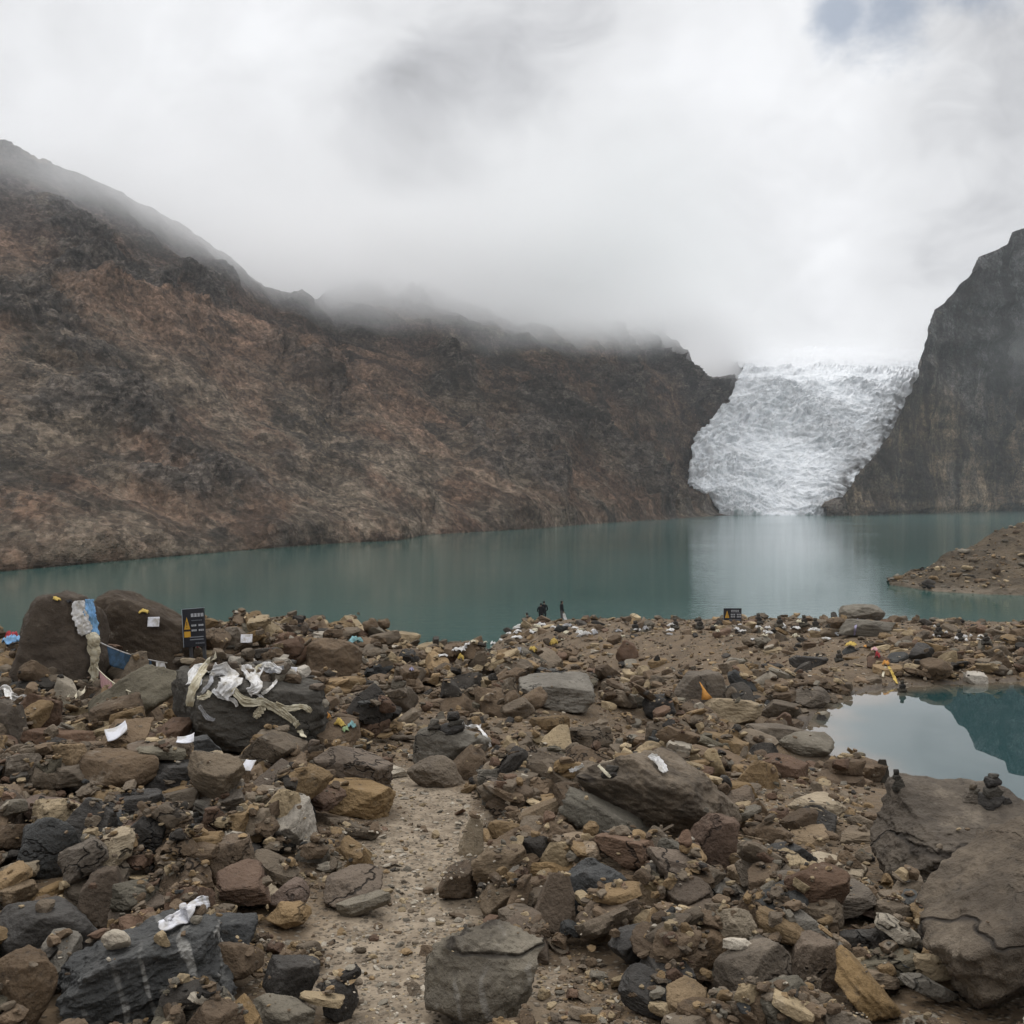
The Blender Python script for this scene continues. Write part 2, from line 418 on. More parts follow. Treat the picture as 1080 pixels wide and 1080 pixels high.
# ---------------- right mountain
pxs = np.concatenate([np.linspace(872, 1110, 260), np.linspace(1115, 1700, 90)])
R_top = np.interp(pxs, [872, 884, 897, 912, 925, 935, 944, 953, 961, 966, 969, 972, 977, 986, 993, 1000, 1012, 1022, 1045, 1062, 1080, 1110, 1250, 1700],
                       [540, 528, 511, 492, 474, 452, 430, 410, 396, 384, 370, 352, 338, 322, 306, 286, 270, 258, 247, 243, 236, 226, 200, 150])
R_dt = np.interp(pxs, [872, 884, 900, 935, 966, 1000, 1080, 1250, 1700], [612, 622, 640, 690, 738, 805, 960, 960, 900])
R_yb = np.interp(pxs, [872, 900, 968, 1000, 1080, 1250, 1700], [544.6, 544.0, 541.8, 540.8, 538.6, 540, 545])
R_ge = np.full(len(pxs), .8)
NV = 240
G = polar_slope('right', pxs, R_top, R_dt, R_yb, lambda v: np.where(v < .5, v * .62, .31 + (v - .5) * 1.38), R_ge, NV)
sh = G.shape; Pn = G.reshape(-1, 3)
N = mountain_normals(G); N *= np.sign(-(N * (G - np.array([0, 0, CAMZ]))).sum(-1, keepdims=True))
z_ = Pn[:, 2]
cl = sstep(60, 130, z_ + 25 * fbm(Pn / 90, 2))
gul = ridged(np.stack([Pn[:, 0] / 42, z_ / 260, Pn[:, 1] / 300], -1), 4)
lay = fbm(np.stack([Pn[:, 0] / 160, Pn[:, 1] / 160, (z_ - .28 * Pn[:, 0]) / 24], -1), 4)
butt = ridged(np.stack([Pn[:, 0] / 75 + 3, z_ / 420, Pn[:, 1] / 420], -1), 3, 2.3, .6)
ledge = ridged(np.stack([Pn[:, 0] / 210, Pn[:, 1] / 210, (z_ - .30 * Pn[:, 0]) / 38], -1), 3)
pxr = 540 + Pn[:, 0] / Pn[:, 1] * F; ins = sstep(960, 1030, pxr - .25 * np.clip(200 - z_, 0, 200))
disp = fbm(Pn / 55, 7, 2.1, .58) * (6 + 5 * ins) + gul * (3.5 + 3 * cl * ins) + cl * lay * (4 + 4 * ins) + butt * (5 + 9 * cl) * ins + ledge * 5 * cl * ins
vv_ = np.broadcast_to(np.concatenate([[0], np.linspace(0, 1, NV), [1, 1]])[:, None], sh[:2]).ravel()
Pd = Pn + N.reshape(-1, 3) * (disp * np.clip(vv_ / .06, 0, 1))[:, None]
me = mesh_np('right_mountain', Pd, grid_faces(sh[1], sh[0]))
attr(me, 'outcrop', np.clip(cl * .9 + .25 * fbm(Pn / 30, 3), 0, 1))
fan = sstep(-8, 34, (pxr - 985) - (z_ - 8) * 1.0 + 26 * fbm(Pn / 50, 4))
attr(me, 'strata', np.zeros(len(Pd))); attr(me, 'scree', np.clip(fan, 0, 1))
MM_R = mountain_mat('grey_cliff_rock', (.082, .067, .054), (.165, .122, .080), (.072, .071, .072), (.120, .117, .115), (.16, .125, .090), (.060, .057, .054), (.092, .091, .091), True)
tag(obj('mountain', me, MM_R), 'steep grey cliff mountain standing to the right of the glacier', 'mountain')

# ---------------- glacier
ny, nx = 300, 300
ys = np.concatenate([np.linspace(546, 391, ny - 40), np.linspace(390.5, 371, 40)])
ED_L = np.interp(ys, [360, 380, 391, 405, 430, 447, 465, 490, 515, 530, 546], [755, 768, 782, 776, 766, 750, 731, 727, 724, 740, 757])
ED_R = np.interp(ys, [360, 391, 440, 490, 546], [1010, 1000, 972, 930, 905])
RIM = np.interp(ys, [360, 380, 391, 400, 440, 470, 490, 505, 520, 546], [985, 984, 966, 960, 941, 928, 906, 893, 886, 878])
jag = fbm(np.stack([ys / 9, 0 * ys, 0 * ys], -1), 4)
ED_L = ED_L + jag * 4; ED_R = ED_R + fbm(np.stack([ys / 7, 0 * ys + 9, 0 * ys], -1), 4) * 5
Dg = 640 + (546 - ys) * .95 + np.clip(405 - ys, 0, None) ** 2 * .42
tt = np.linspace(0, 1, nx)
PX = ED_L[:, None] + (ED_R - ED_L)[:, None] * tt[None]
bul = 1 - (2 * tt - 1) ** 4
DD = Dg[:, None] - 14 * bul[None] + 14 
G = to_world(PX, np.broadcast_to(ys[:, None], PX.shape), DD)
# front foot under water, and sides turned down and back
G[0, :, 2] = -6
eye = np.array([0, 0, CAMZ])
sideL = eye + (G[:, 0] - eye) * 1.25; sideL[:, 0] += 4
sideR = eye + (G[:, -1] - eye) * 1.25; sideR[:, 0] -= 4
G = np.concatenate([sideL[:, None], G, sideR[:, None]], 1)
sh = G.shape; Pn = G.reshape(-1, 3)
bigw = fbm(Pn / 34, 3)
q = np.stack([(Pn[:, 0] + .35 * Pn[:, 1]) / 15, Pn[:, 1] / 15, Pn[:, 2] / 7.5], -1)
wq = q + .9 * np.stack([perlin(q * .55 + 3), perlin(q * .55 + 7), perlin(q * .55 + 11)], -1)
ser = ridged(wq, 6, 2.05, .70)
cre = ridged(np.stack([(Pn[:, 0] + 26 * bigw) / 46, Pn[:, 2] / 9 + 1.5 * bigw, Pn[:, 1] / 60], -1), 4, 2.2, .6)
lng = ridged(np.stack([(Pn[:, 0] - .25 * Pn[:, 2] + 14 * bigw) / 13, Pn[:, 2] / 75, Pn[:, 1] / 300], -1), 3)
zone = sstep(-.35, .45, fbm(Pn / 55 + 20, 3))
dz = (ser - .3) * 2.5 * (.5 + zone) + bigw * 4.0 + np.minimum(cre, .55) * 2.2 * zone + lng * .9
im = np.ones(sh[:2]); im[0] = 0; im = im * 1.0
dz = dz * im.ravel()
Pd = Pn + np.stack([0 * dz, -dz * .8, dz * .6], -1)
Gd = Pd.reshape(sh)
for c0, c1 in ((0, 1), (-1, -2)):
    Gd[:, c0] = eye + (Gd[:, c1] - eye) * 1.3; Gd[:, c0, 2] -= 2.0
Pd = Gd.reshape(-1, 3)
me = mesh_np('glacier', Pd, grid_faces(sh[1], sh[0]))
attr(me, 'ice', np.clip(.6 * ser + .6 * cre, -1, 2)); 
pxg = 540 + Pn[:, 0] / Pn[:, 1] * F; pyg = HY - (Pn[:, 2] - CAMZ) / Pn[:, 1] * F
eR = np.interp(pyg, ys[::-1], RIM[::-1]); eL = np.interp(pyg, ys[::-1], ED_L[::-1])
dirt = np.exp(-np.clip(eR - pxg, 0, None) / 13) * 1.0 + np.exp(-np.clip(pxg - eL, 0, None) / 4) * .4
dirt = dirt * sstep(-.3, .4, fbm(Pn / 9, 4) + .1) * sstep(395, 440, pyg)
dirt = dirt.reshape(sh[:2]); dirt[:, 0] = .6; dirt[:, -1] = 1; dirt[:, -2] = np.maximum(dirt[:, -2], .6); dirt = dirt.ravel()
attr(me, 'dirt', np.clip(dirt, 0, 1))
m, t, b = material('glacier_ice')
P = t.new('ShaderNodeNewGeometry').outputs['Position']
n1 = t.noise(P, .16, 7, .68); n2 = t.noise(t.mapping(P, (.10, .06, .13)), 1, 6, .68, .8)
c = t.mix(t.range(n1, .32, .66), (.56, .585, .61), (.76, .775, .79))
c = t.mix(t.range(n2, .36, .5, .5, 0), c, (.42, .44, .46))
c = t.mix(t.range(t.attr('ice'), -.6, .20, .62, 0), c, (.26, .34, .41))
mu = t.noise(t.mapping(P, (.022, .01, .035), (0, math.radians(14), 0)), 1, 6, .65, .6)
c = t.mix(t.range(mu, .52, .70, 0, .35), c, (.36, .36, .36))
c = t.mix(t.attr('dirt'), c, (.10, .095, .09))
t.put(b.inputs['Base Color'], c); b.inputs['Roughness'].default_value = .6
b.inputs['Specular IOR Level'].default_value = .25
t.link(t.bump(t.math('ADD', n1, t.math('MULTIPLY', n2, .6)), .8, 2.5), b.inputs['Normal'])
tag(obj('glacier', me, m), 'white crevassed glacier tongue running down between two mountains into the lake', 'glacier')

# ---------------- headland at the right
nu, nv = 200, 90
px = np.linspace(938, 1330, nu)
HB = np.interp(px, [938, 960, 985, 1040, 1080, 1330], [617, 620, 624, 627, 628, 640])
HT = np.interp(px, [938, 948, 970, 990, 1020, 1050, 1080, 1330], [616, 612, 600, 590, 577, 563, 551, 455])
Db = CAMZ * F / (HB - HY); Dt = Db + np.interp(px, [938, 1080, 1330], [1, 26, 45])
v = np.linspace(0, 1, nv)[:, None]
D = Db + (Dt - Db) * v; y = HB + (HT - HB) * v ** .9
G = to_world(np.broadcast_to(px, y.shape), y, D)
foot = G[0].copy(); foot[:, 2] = -3; foot[:, 1] -= 3
bk = G[-1].copy(); bk[:, 1] += 30; bk[:, 0] *= 1.2; bk[:, 2] = -4
G = np.concatenate([foot[None], G, bk[None]], 0); sh = G.shape; Pn = G.reshape(-1, 3)
dz = fbm(Pn / 7, 5, 2.2, .58) * .6 + ridged(Pn / 2.2, 4, 2.2, .6) * .16
mk = np.ones(sh[:2]); mk[0] = 0; mk[-1] = 0; mk[1] *= .4
Pn = Pn.copy(); Pn[:, 2] += dz * mk.ravel()
HEADP = Pn.copy()
me = mesh_np('headland', Pn, grid_faces(sh[1], sh[0]))
m, t, b = material('headland_soil')
P = t.new('ShaderNodeNewGeometry').outputs['Position']
n1 = t.noise(P, .35, 7, .65); n2 = t.noise(P, 2.2, 6, .7); vo = t.voro(P, 1.7)
c = t.mix(t.range(n1, .35, .65), (.060, .047, .033), (.112, .086, .058))
c = t.mix(t.range(n2, .58, .72, 0, .6), c, (.24, .21, .175))
c = t.mix(t.range(n2, .26, .42, .6, 0), c, (.04, .034, .028))
sz = t.new('ShaderNodeSeparateXYZ'); t.link(P, sz.inputs[0])
c = t.mix(t.range(sz.outputs[2], .1, .9, .5, 0), c, (.23, .19, .145))
t.put(b.inputs['Base Color'], c); b.inputs['Roughness'].default_value = .95; b.inputs['Specular IOR Level'].default_value = .15
t.link(t.bump(t.math('ADD', n2, t.math('MULTIPLY', vo, .5)), .8, .5), b.inputs['Normal'])
HEAD_MAT = m
structure(obj('headland', me, m))

# ---------------- lake
m, t, b = material('lake_water')
P = t.new('ShaderNodeNewGeometry').outputs['Position']
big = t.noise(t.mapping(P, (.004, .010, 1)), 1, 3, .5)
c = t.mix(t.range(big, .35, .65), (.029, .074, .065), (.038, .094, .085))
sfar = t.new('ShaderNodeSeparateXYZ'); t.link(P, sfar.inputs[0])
c = t.mix(t.range(t.math('ADD', sfar.outputs[1], t.math('MULTIPLY', big, 160)), 300, 620), c, (.085, .165, .155))   # paler turquoise with distance, towards the ice
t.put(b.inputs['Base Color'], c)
b.inputs['IOR'].default_value = 1.333; b.inputs['Specular IOR Level'].default_value = .5
b.inputs['Roughness'].default_value = .07
w1 = t.noise(t.mapping(P, (.35, 1.3, 1)), 1, 3, .55); w2 = t.noise(t.mapping(P, (1.6, 5.0, 1)), 1, 2, .5)
sxy = t.new('ShaderNodeSeparateXYZ'); t.link(P, sxy.inputs[0])
calm = t.range(t.noise(t.mapping(P, (.006, .02, 1)), 1, 2), .35, .65, .35, 1)
t.link(t.bump(t.math('MULTIPLY', t.math('ADD', w1, t.math('MULTIPLY', w2, .22)), t.math('MULTIPLY', calm, t.range(sxy.outputs[1], 250, 430, 1, 2.6))), .35, .10), b.inputs['Normal'])
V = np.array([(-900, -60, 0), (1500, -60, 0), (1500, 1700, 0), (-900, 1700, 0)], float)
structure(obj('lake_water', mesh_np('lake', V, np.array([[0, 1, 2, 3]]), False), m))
V = np.array([(-900, -60, -16), (1500, -60, -16), (1500, 1900, -16), (-900, 1900, -16)], float)
structure(obj('lake_bed', mesh_np('lake_bed', V, np.array([[0, 1, 2, 3]]), False), HEAD_MAT))
# ================================================================ near ground: terrain height
POND_Z = CAMZ - 3.2
def plane_pt(px, py, z):
    d = pix_dir(px, py); k = (z - CAMZ) / d[2]; return d[:2] * k
POND_PIX = [(846, 772), (862, 748), (885, 735), (920, 728), (960, 723), (1080, 718), (1200, 712), (1330, 716), (1400, 800), (1300, 880), (1100, 868), (1040, 856),
            (1000, 850), (960, 838), (925, 822), (900, 812), (880, 800), (862, 792), (848, 785)]
POND = np.array([plane_pt(x, y, POND_Z) for x, y in POND_PIX])
PUD = np.array([plane_pt(x, y, POND_Z) for x, y in [(806, 818), (822, 809), (850, 803), (878, 802), (884, 808), (872, 814), (840, 821), (815, 823)]])
SHORE = np.array([(-60, 30), (-30, 26), (-16, 29), (-9, 31), (-5, 34), (-3.9, 39), (-3.3, 46), (-2.3, 56), (-.9, 69), (.6, 78), (7, 82), (18, 82), (24, 83), (30, 84), (33, 80), (37, 74), (45, 72), (60, 70), (120, 66)], float)

def seg_dist(P, poly, closed=True):
    """unsigned distance of points (n,2) to a polyline"""
    Q = np.concatenate([poly, poly[:1]]) if closed else poly
    out = np.full(len(P), 1e9)
    for a, b in zip(Q[:-1], Q[1:]):
        ab = b - a; t_ = np.clip(((P - a) @ ab) / (ab @ ab + 1e-12), 0, 1)
        out = np.minimum(out, np.hypot(*(P - a - t_[:, None] * ab).T))
    return out

def inside(P, poly):
    c = np.zeros(len(P), bool); x, y = P[:, 0], P[:, 1]
    for (x0, y0), (x1, y1) in zip(poly, np.roll(poly, -1, 0)):
        k = ((y0 > y) != (y1 > y)) & (x < (x1 - x0) * (y - y0) / (y1 - y0 + 1e-12) + x0)
        c ^= k
    return c

def sdist(P, poly):
    d = seg_dist(P, poly); return np.where(inside(P, poly), -d, d)

def bumpf(P, px, d, rx, rd, h):
    """a soft mound at image column px and distance d"""
    x0 = (px - 540) / F * d
    return h * np.exp(-((P[:, 0] - x0) / rx) ** 2 - ((P[:, 1] - d) / rd) ** 2)

def ground_z(P):
    P = np.atleast_2d(np.asarray(P, float)); X, Y = P[:, 0], P[:, 1]
    d = np.where(Y > 2, Y, 2 + (Y - 2) * .3)
    z = CAMZ - (1.28 + .107 * d)
    q = np.stack([X, Y, 0 * X], -1)
    z = z + (.05 + .006 * np.clip(Y, 0, 40)) * fbm(q / 3.1 + 4, 3) * sstep(2, 6, Y)
    # heaps beside the path
    z = z + bumpf(P, 60, 5.2, 1.3, 1.6, .34) + bumpf(P, 130, 8.5, 2.0, 1.9, .22) + bumpf(P, 330, 8.4, .9, 1.0, .12)
    z = z + bumpf(P, 60, 14, 4.0, 4.0, .35) + bumpf(P, 300, 17, 3.0, 4.5, .62) + bumpf(P, 0, 20, 5, 5, .6)
    z = z + bumpf(P, 680, 6.0, .9, 1.2, .16) + bumpf(P, 900, 4.2, 1.0, .9, .05)
    z = z + bumpf(P, 600, 14.5, 2.4, 2.5, .22) + bumpf(P, 720, 18, 3, 3, .15)
    # bank down to the lake
    sd = seg_dist(P, SHORE, False)
    ysh = np.interp(X, SHORE[:, 0], SHORE[:, 1])
    land = np.where(Y < ysh, sd, -sd)
    lim = np.where(X < 1.5, land * .60 + .25, land * .34 + .45)
    z = np.minimum(z, np.where(lim > z, z, lim))
    z = z - bumpf(P, 1020, 8.0, 1.6, 1.5, .22)
    # pond hollow
    sp = np.minimum(sdist(P, POND), sdist(P, PUD) + .02)
    k = sstep(0, 3.2, sp)
    rim = POND_Z + .02 + .10 * np.clip(sp, 0, 3) + .04 * fbm(q / .6, 3)
    z = np.where(sp < 3.2, rim * (1 - k) + z * k, z)
    z = np.where(sp < 0, POND_Z - np.clip(-sp * .35, 0, .5) - .01 + .03 * fbm(q / .5 + 2, 3), z)
    z = z + .018 * fbm(q / .35 + 9, 3) * sstep(.02, .3, np.abs(sp))
    return z

# path and bare-soil masks, in the ground plane
def gpt(px, py):
    """ground point below a photograph pixel (marching the ray)"""
    d = pix_dir(px, py)
    ys = np.geomspace(1.6, 95, 700); pts = d[None, :2] * ys[:, None]
    zz = CAMZ + d[2] * ys; g = ground_z(pts)
    k = np.argmax(zz <= g)
    if zz[k] > g[k]: k = len(ys) - 1
    if k > 0:
        a, b = ys[k - 1], ys[k]
        fa, fb = zz[k - 1] - g[k - 1], zz[k] - g[k]
        y = a + (b - a) * fa / (fa - fb + 1e-12)
    else: y = ys[k]
    return np.array([d[0] * y, y, float(ground_z([[d[0] * y, y]])[0])])

PATH = np.array([gpt(*p)[:2] for p in [(432, 1079), (430, 1030), (426, 985), (434, 940), (447, 900), (455, 875), (450, 850), (432, 832), (405, 812)]])
PATH = np.concatenate([[PATH[0] + (PATH[0] - PATH[1]) * 3], PATH])
SOILS = [[(255, 1090), (270, 1000), (300, 960), (330, 880), (400, 850), (430, 830), (500, 850), (500, 930), (520, 1000), (450, 1090)],
         [(350, 850), (380, 800), (420, 770), (395, 745), (440, 735), (470, 765), (440, 800), (490, 850), (430, 870)],
         [(540, 760), (600, 750), (690, 762), (720, 790), (640, 800), (560, 790)],
         [(770, 825), (830, 815), (905, 830), (915, 870), (905, 905), (935, 960), (945, 990), (895, 990), (870, 940), (830, 900), (790, 860)],
         [(665, 676), (700, 672), (785, 678), (770, 692), (690, 697)],
         [(840, 690), (880, 685), (940, 700), (960, 722), (880, 722), (850, 715)],
         [(560, 1020), (620, 1000), (680, 1050), (690, 1090), (560, 1090)],
         [(930, 1040), (1010, 1050), (1060, 1075), (1000, 1095), (920, 1090)]]
SOILP = [np.array([gpt(*p)[:2] for p in poly]) for poly in SOILS]

def path_mask(P):
    d = seg_dist(P, PATH, False); n = fbm(np.stack([P[:, 0] / .35, P[:, 1] / .5, 0 * P[:, 0]], -1), 3)
    wd = np.interp(P[:, 1], [2, 3.5, 6, 9], [.30, .26, .25, .26])
    return 1 - sstep(.6, 1.5, d / wd + n * .85)

def soil_mask(P):
    s = np.full(len(P), 1e9)
    for poly in SOILP: s = np.minimum(s, sdist(P, poly) / np.clip(P[:, 1] / 7, .5, 6))
    n = fbm(np.stack([P[:, 0] / .8, P[:, 1] / 1.2, 0 * P[:, 0] + 5], -1), 3)
    return 1 - sstep(-.06, .25, s + n * .18)

# ---------------------------------------------------------------- ground mesh
nu, nv = 640, 560
tx = np.concatenate([np.linspace(-1.9, -.75, 60), np.linspace(-.74, .74, nu - 120), np.linspace(.75, 1.9, 60)])
yy = np.concatenate([np.linspace(-6, 1.2, 30), np.geomspace(1.25, 112, nv - 30)])
gx = tx[None] * np.maximum(yy[:, None], 0) + tx[None] * 4 * np.clip(1 - yy[:, None] / 5, 0, 3)
gy = np.broadcast_to(yy[:, None], gx.shape)
GP = np.stack([gx.ravel(), gy.ravel()], -1)
gz = ground_z(GP)
V = np.concatenate([GP, gz[:, None]], 1)
me = mesh_np('ground', V, grid_faces(nu, nv))
pm = path_mask(GP); sm = soil_mask(GP)
attr(me, 'path', pm); attr(me, 'soil', sm)
wet = (1 - sstep(.0, .35, np.minimum(sdist(GP, POND), sdist(GP, PUD))))
attr(me, 'wet', wet)
m, t, b = material('stony_soil')
P = t.new('ShaderNodeNewGeometry').outputs['Position']
n1 = t.noise(P, 1.1, 5, .6); n2 = t.noise(P, 9, 5, .65); n3 = t.noise(P, 45, 3, .6); vo = t.voro(P, 38, out='Color'); vd = t.voro(P, 38)
c = t.mix(t.range(n1, .35, .65), (.098, .069, .042), (.162, .114, .069))
c = t.mix(t.math('MULTIPLY', t.attr('path'), t.range(n2, .3, .6, .5, .95)), c, (.275, .222, .160))
c = t.mix(t.range(n2, .3, .7, .45, 0), c, (.06, .045, .032))
gr = t.new('ShaderNodeSeparateColor'); t.link(vo, gr.inputs[0])
gcol = t.ramp(gr.outputs[0], [(0, (.06, .05, .04)), (.35, (.12, .095, .07)), (.7, (.18, .145, .105)), (1, (.27, .235, .185))])
c = t.mix(t.math('MULTIPLY', t.range(vd, .25, .5, 1, 0), .65), c, gcol)
c = t.mix(t.math('MULTIPLY', t.attr('wet'), .55), c, (.05, .042, .034))
t.put(b.inputs['Base Color'], c); b.inputs['Specular IOR Level'].default_value = .2
t.put(b.inputs['Roughness'], t.range(t.attr('wet'), 0, 1, .92, .5))
t.link(t.bump(t.math('ADD', t.math('MULTIPLY', n2, .6), t.math('ADD', t.math('MULTIPLY', n3, .25), t.range(vd, .1, .5, .35, 0))), .9, .03), b.inputs['Normal'])
GROUND_MAT = m
structure(obj('ground', me, m))

# ---------------------------------------------------------------- pond
m, t, b = material('pond_water')
P = t.new('ShaderNodeNewGeometry').outputs['Position']
b.inputs['Base Color'].default_value = (.010, .040, .042, 1)
b.inputs['Roughness'].default_value = .0; b.inputs['IOR'].default_value = 1.65; b.inputs['Specular IOR Level'].default_value = .5
w1 = t.noise(t.mapping(P, (.5, .8, 1)), 1, 2, .5)
t.link(t.bump(w1, .05, .02), b.inputs['Normal'])
cb = t.mix(t.attr('shallow'), (.010, .040, .042), (.115, .092, .066))
t.put(b.inputs['Base Color'], cb)
for nm, poly in (('pond_water', POND), ('puddle_water', PUD)):
    lo, hi = poly.min(0) - .6, poly.max(0) + .6; n_ = 150
    ux, uy = np.meshgrid(np.linspace(lo[0], hi[0], n_), np.linspace(lo[1], hi[1], n_))
    Pq = np.stack([ux.ravel(), uy.ravel()], -1); sd_ = sdist(Pq, poly)
    fq = grid_faces(n_, n_); fq = fq[(sd_[fq] < .45).all(1)]
    use = np.unique(fq); mp = np.zeros(n_ * n_, int); mp[use] = np.arange(len(use))
    me = mesh_np(nm, np.concatenate([Pq[use], np.full((len(use), 1), POND_Z - (.004 if nm[1] == 'o' else .009))], 1), mp[fq], False)
    q_ = np.stack([Pq[use, 0] / .8, Pq[use, 1] / .8, 0 * use], -1)
    attr(me, 'shallow', 1 - sstep(-.1, .9 if nm[1] == 'o' else 3, -sd_[use] + .35 * fbm(q_, 3)))
    structure(obj(nm, me, m))
# ================================================================ rocks
def ico(level):
    bm = bmesh.new(); bmesh.ops.create_icosphere(bm, subdivisions=level, radius=1)
    V = np.array([v.co[:] for v in bm.verts]); Fc = np.array([[v.index for v in f.verts] for f in bm.faces]); bm.free()
    V /= np.linalg.norm(V, axis=1)[:, None]
    return V, Fc
ICO = {k: ico(k) for k in (2, 3, 4, 5, 6)}
def ico7():
    return ico(7)

def rock_shape(dirs, seed, kind, rough=1.0):
    """an irregular convex-faced stone in the box [-1,1]^3 with worn edges and a broken surface"""
    r = np.random.default_rng(seed)
    if kind == 'slab':
        n0 = [(0, 0, 1), (0, 0, -1)]; d0 = [.26, .26]; k = r.integers(5, 8)
        a = np.sort(r.uniform(0, 2 * np.pi, k)) + r.uniform(0, 6)
        n0 += [(math.cos(x), math.sin(x), r.uniform(-.35, .35)) for x in a]; d0 += list(r.uniform(.72, 1.0, k))
        n0 += [(math.cos(x), math.sin(x), r.choice([-1, 1]) * r.uniform(1.0, 2.2)) for x in r.uniform(0, 6.28, 3)]; d0 += list(r.uniform(.40, .55, 3))
        p = 34
    elif kind == 'block':
        n0, d0 = [], []
        for ax in range(3):
            for sg in (-1, 1):
                v = r.normal(0, .17, 3); v[ax] += sg; n0.append(v); d0.append((.95, .72, .62)[ax] * r.uniform(.8, 1.05))
        for _ in range(5):
            v = r.normal(size=3); n0.append(v); d0.append(r.uniform(.74, .95))
        p = 34
    elif kind == 'wedge':
        n0 = [(0, 0, -1), (-.8, r.uniform(-.5, .3), r.uniform(.3, .75)), (.85, r.uniform(-.3, .5), r.uniform(.1, .5)), (r.uniform(-.4, .4), -.9, r.uniform(.1, .5)), (.1, .9, .3), (r.normal(0, .35), r.normal(0, .25), 1)]
        d0 = [.55, .6, .62, .6, .62, .62]
        for _ in range(5):
            n0.append(r.normal(size=3)); d0.append(r.uniform(.75, .95))
        p = 34
    elif kind == 'barrel':
        n0 = [(1, 0, .08), (-1, .1, .05), (.1, 1, .1), (0, -1, .12), (.05, 0, 1), (0, 0, -1), (.7, -.6, .4), (-.7, -.5, .35), (-.5, .2, -.8), (.6, 0, -.8), (-.5, 0, .85), (.4, .3, .9)]
        d0 = [.92, .9, .9, .9, .9, .95, 1.0, 1.02, 1.02, 1.05, 1.04, 1.05]; p = 14
    elif kind == 'round':
        n0 = [r.normal(size=3) for _ in range(16)]; d0 = list(r.uniform(.82, 1.0, 16)); p = 9
    else:                                                   # boulder
        n0 = [r.normal(size=3) for _ in range(11)]; d0 = list(r.uniform(.62, 1.0, 11))
        n0.append((r.normal(0, .2), r.normal(0, .2), 1)); d0.append(.72)
        p = 26
    n0 = np.array([np.array(v, float) / np.linalg.norm(v) for v in n0]); d0 = np.array(d0)
    dt = np.clip(dirs @ n0.T, 1e-3, None)
    inv = (dt / d0[None]) ** p
    rad = np.minimum(inv.sum(1) ** (-1 / p), 1.35)
    # a second set of shallow cuts knocks chips off the edges
    if len(dirs) > 600 and kind != 'barrel':
        nc = r.normal(size=(9, 3)); nc /= np.linalg.norm(nc, axis=1)[:, None]
        pc = np.einsum('ij,kj->ik', dirs * rad[:, None], nc)
        for k_ in range(9):
            lim_ = np.quantile(pc[:, k_], r.uniform(.95, .995))
            over = np.clip(dirs @ nc[k_], 1e-3, None)
            rad = np.where((dirs * rad[:, None]) @ nc[k_] > lim_, np.minimum(rad, lim_ / over), rad)
    v = dirs * rad[:, None]
    lo, hi = v.min(0), v.max(0); v = (v - (lo + hi) / 2) / ((hi - lo) / 2)[None]
    # broken surface: broad dents, ledges along the bedding, fine chipping
    off = r.uniform(0, 100, 3)
    nf = len(dirs)
    a = fbm(v * 1.3 + off, 4) * (.07 if kind in ('slab', 'block', 'wedge') else .09)
    lv = v[:, 2] * (6 if kind != 'slab' else 4.0) + 1.3 * perlin(v * .9 + off) + .35 * v[:, 0]
    cell = np.floor(lv); h = np.sin(cell * 12.9898 + seed) * 43758.5453; h = h - np.floor(h)
    rim = np.clip(1 - v[:, 2] ** 2 * .6, 0, 1)
    led = (h - .5) * (.085 if kind == 'slab' else .022) * rim * sstep(-.25, .3, perlin(v * 1.7 + off[::-1]))
    c = ridged(v * 3.0 + off, 4) * .026 if nf > 600 else 0
    f = (fbm(v * 9 + off, 3) * .018) if nf > 2000 else 0
    s = 1 + (a + c + f) * rough
    v = v * s[:, None]; v[:, :2] *= (1 + led * rough)[:, None]
    return v

# ---------------------------------------------------------------- stone materials
PAL = {'brown': ((.080, .056, .036), (.138, .098, .063)), 'greybrown': ((.090, .070, .050), (.150, .118, .084)), 'ochre': ((.135, .090, .046), (.215, .148, .080)),
       'tan': ((.205, .155, .092), (.310, .240, .148)), 'dark': ((.024, .021, .018), (.052, .045, .037)), 'slate': ((.026, .026, .025), (.056, .055, .051)),
       'redbrown': ((.082, .051, .034), (.132, .085, .057)), 'grey': ((.100, .086, .066), (.165, .145, .113)), 'pale': ((.25, .215, .165), (.38, .335, .27)),
       'greengrey': ((.078, .067, .047), (.130, .113, .082)), 'darkbrown': ((.044, .032, .022), (.074, .055, .038)), 'darkgrey': ((.046, .040, .031), (.082, .072, .056))}
WORD = {'brown': 'brown', 'greybrown': 'grey-brown', 'ochre': 'ochre', 'tan': 'tan', 'dark': 'blackish', 'slate': 'dark slate', 'darkbrown': 'dark brown', 'darkgrey': 'dark grey', 'redbrown': 'reddish brown', 'grey': 'grey', 'pale': 'pale', 'greengrey': 'greenish grey'}
MAT = {}
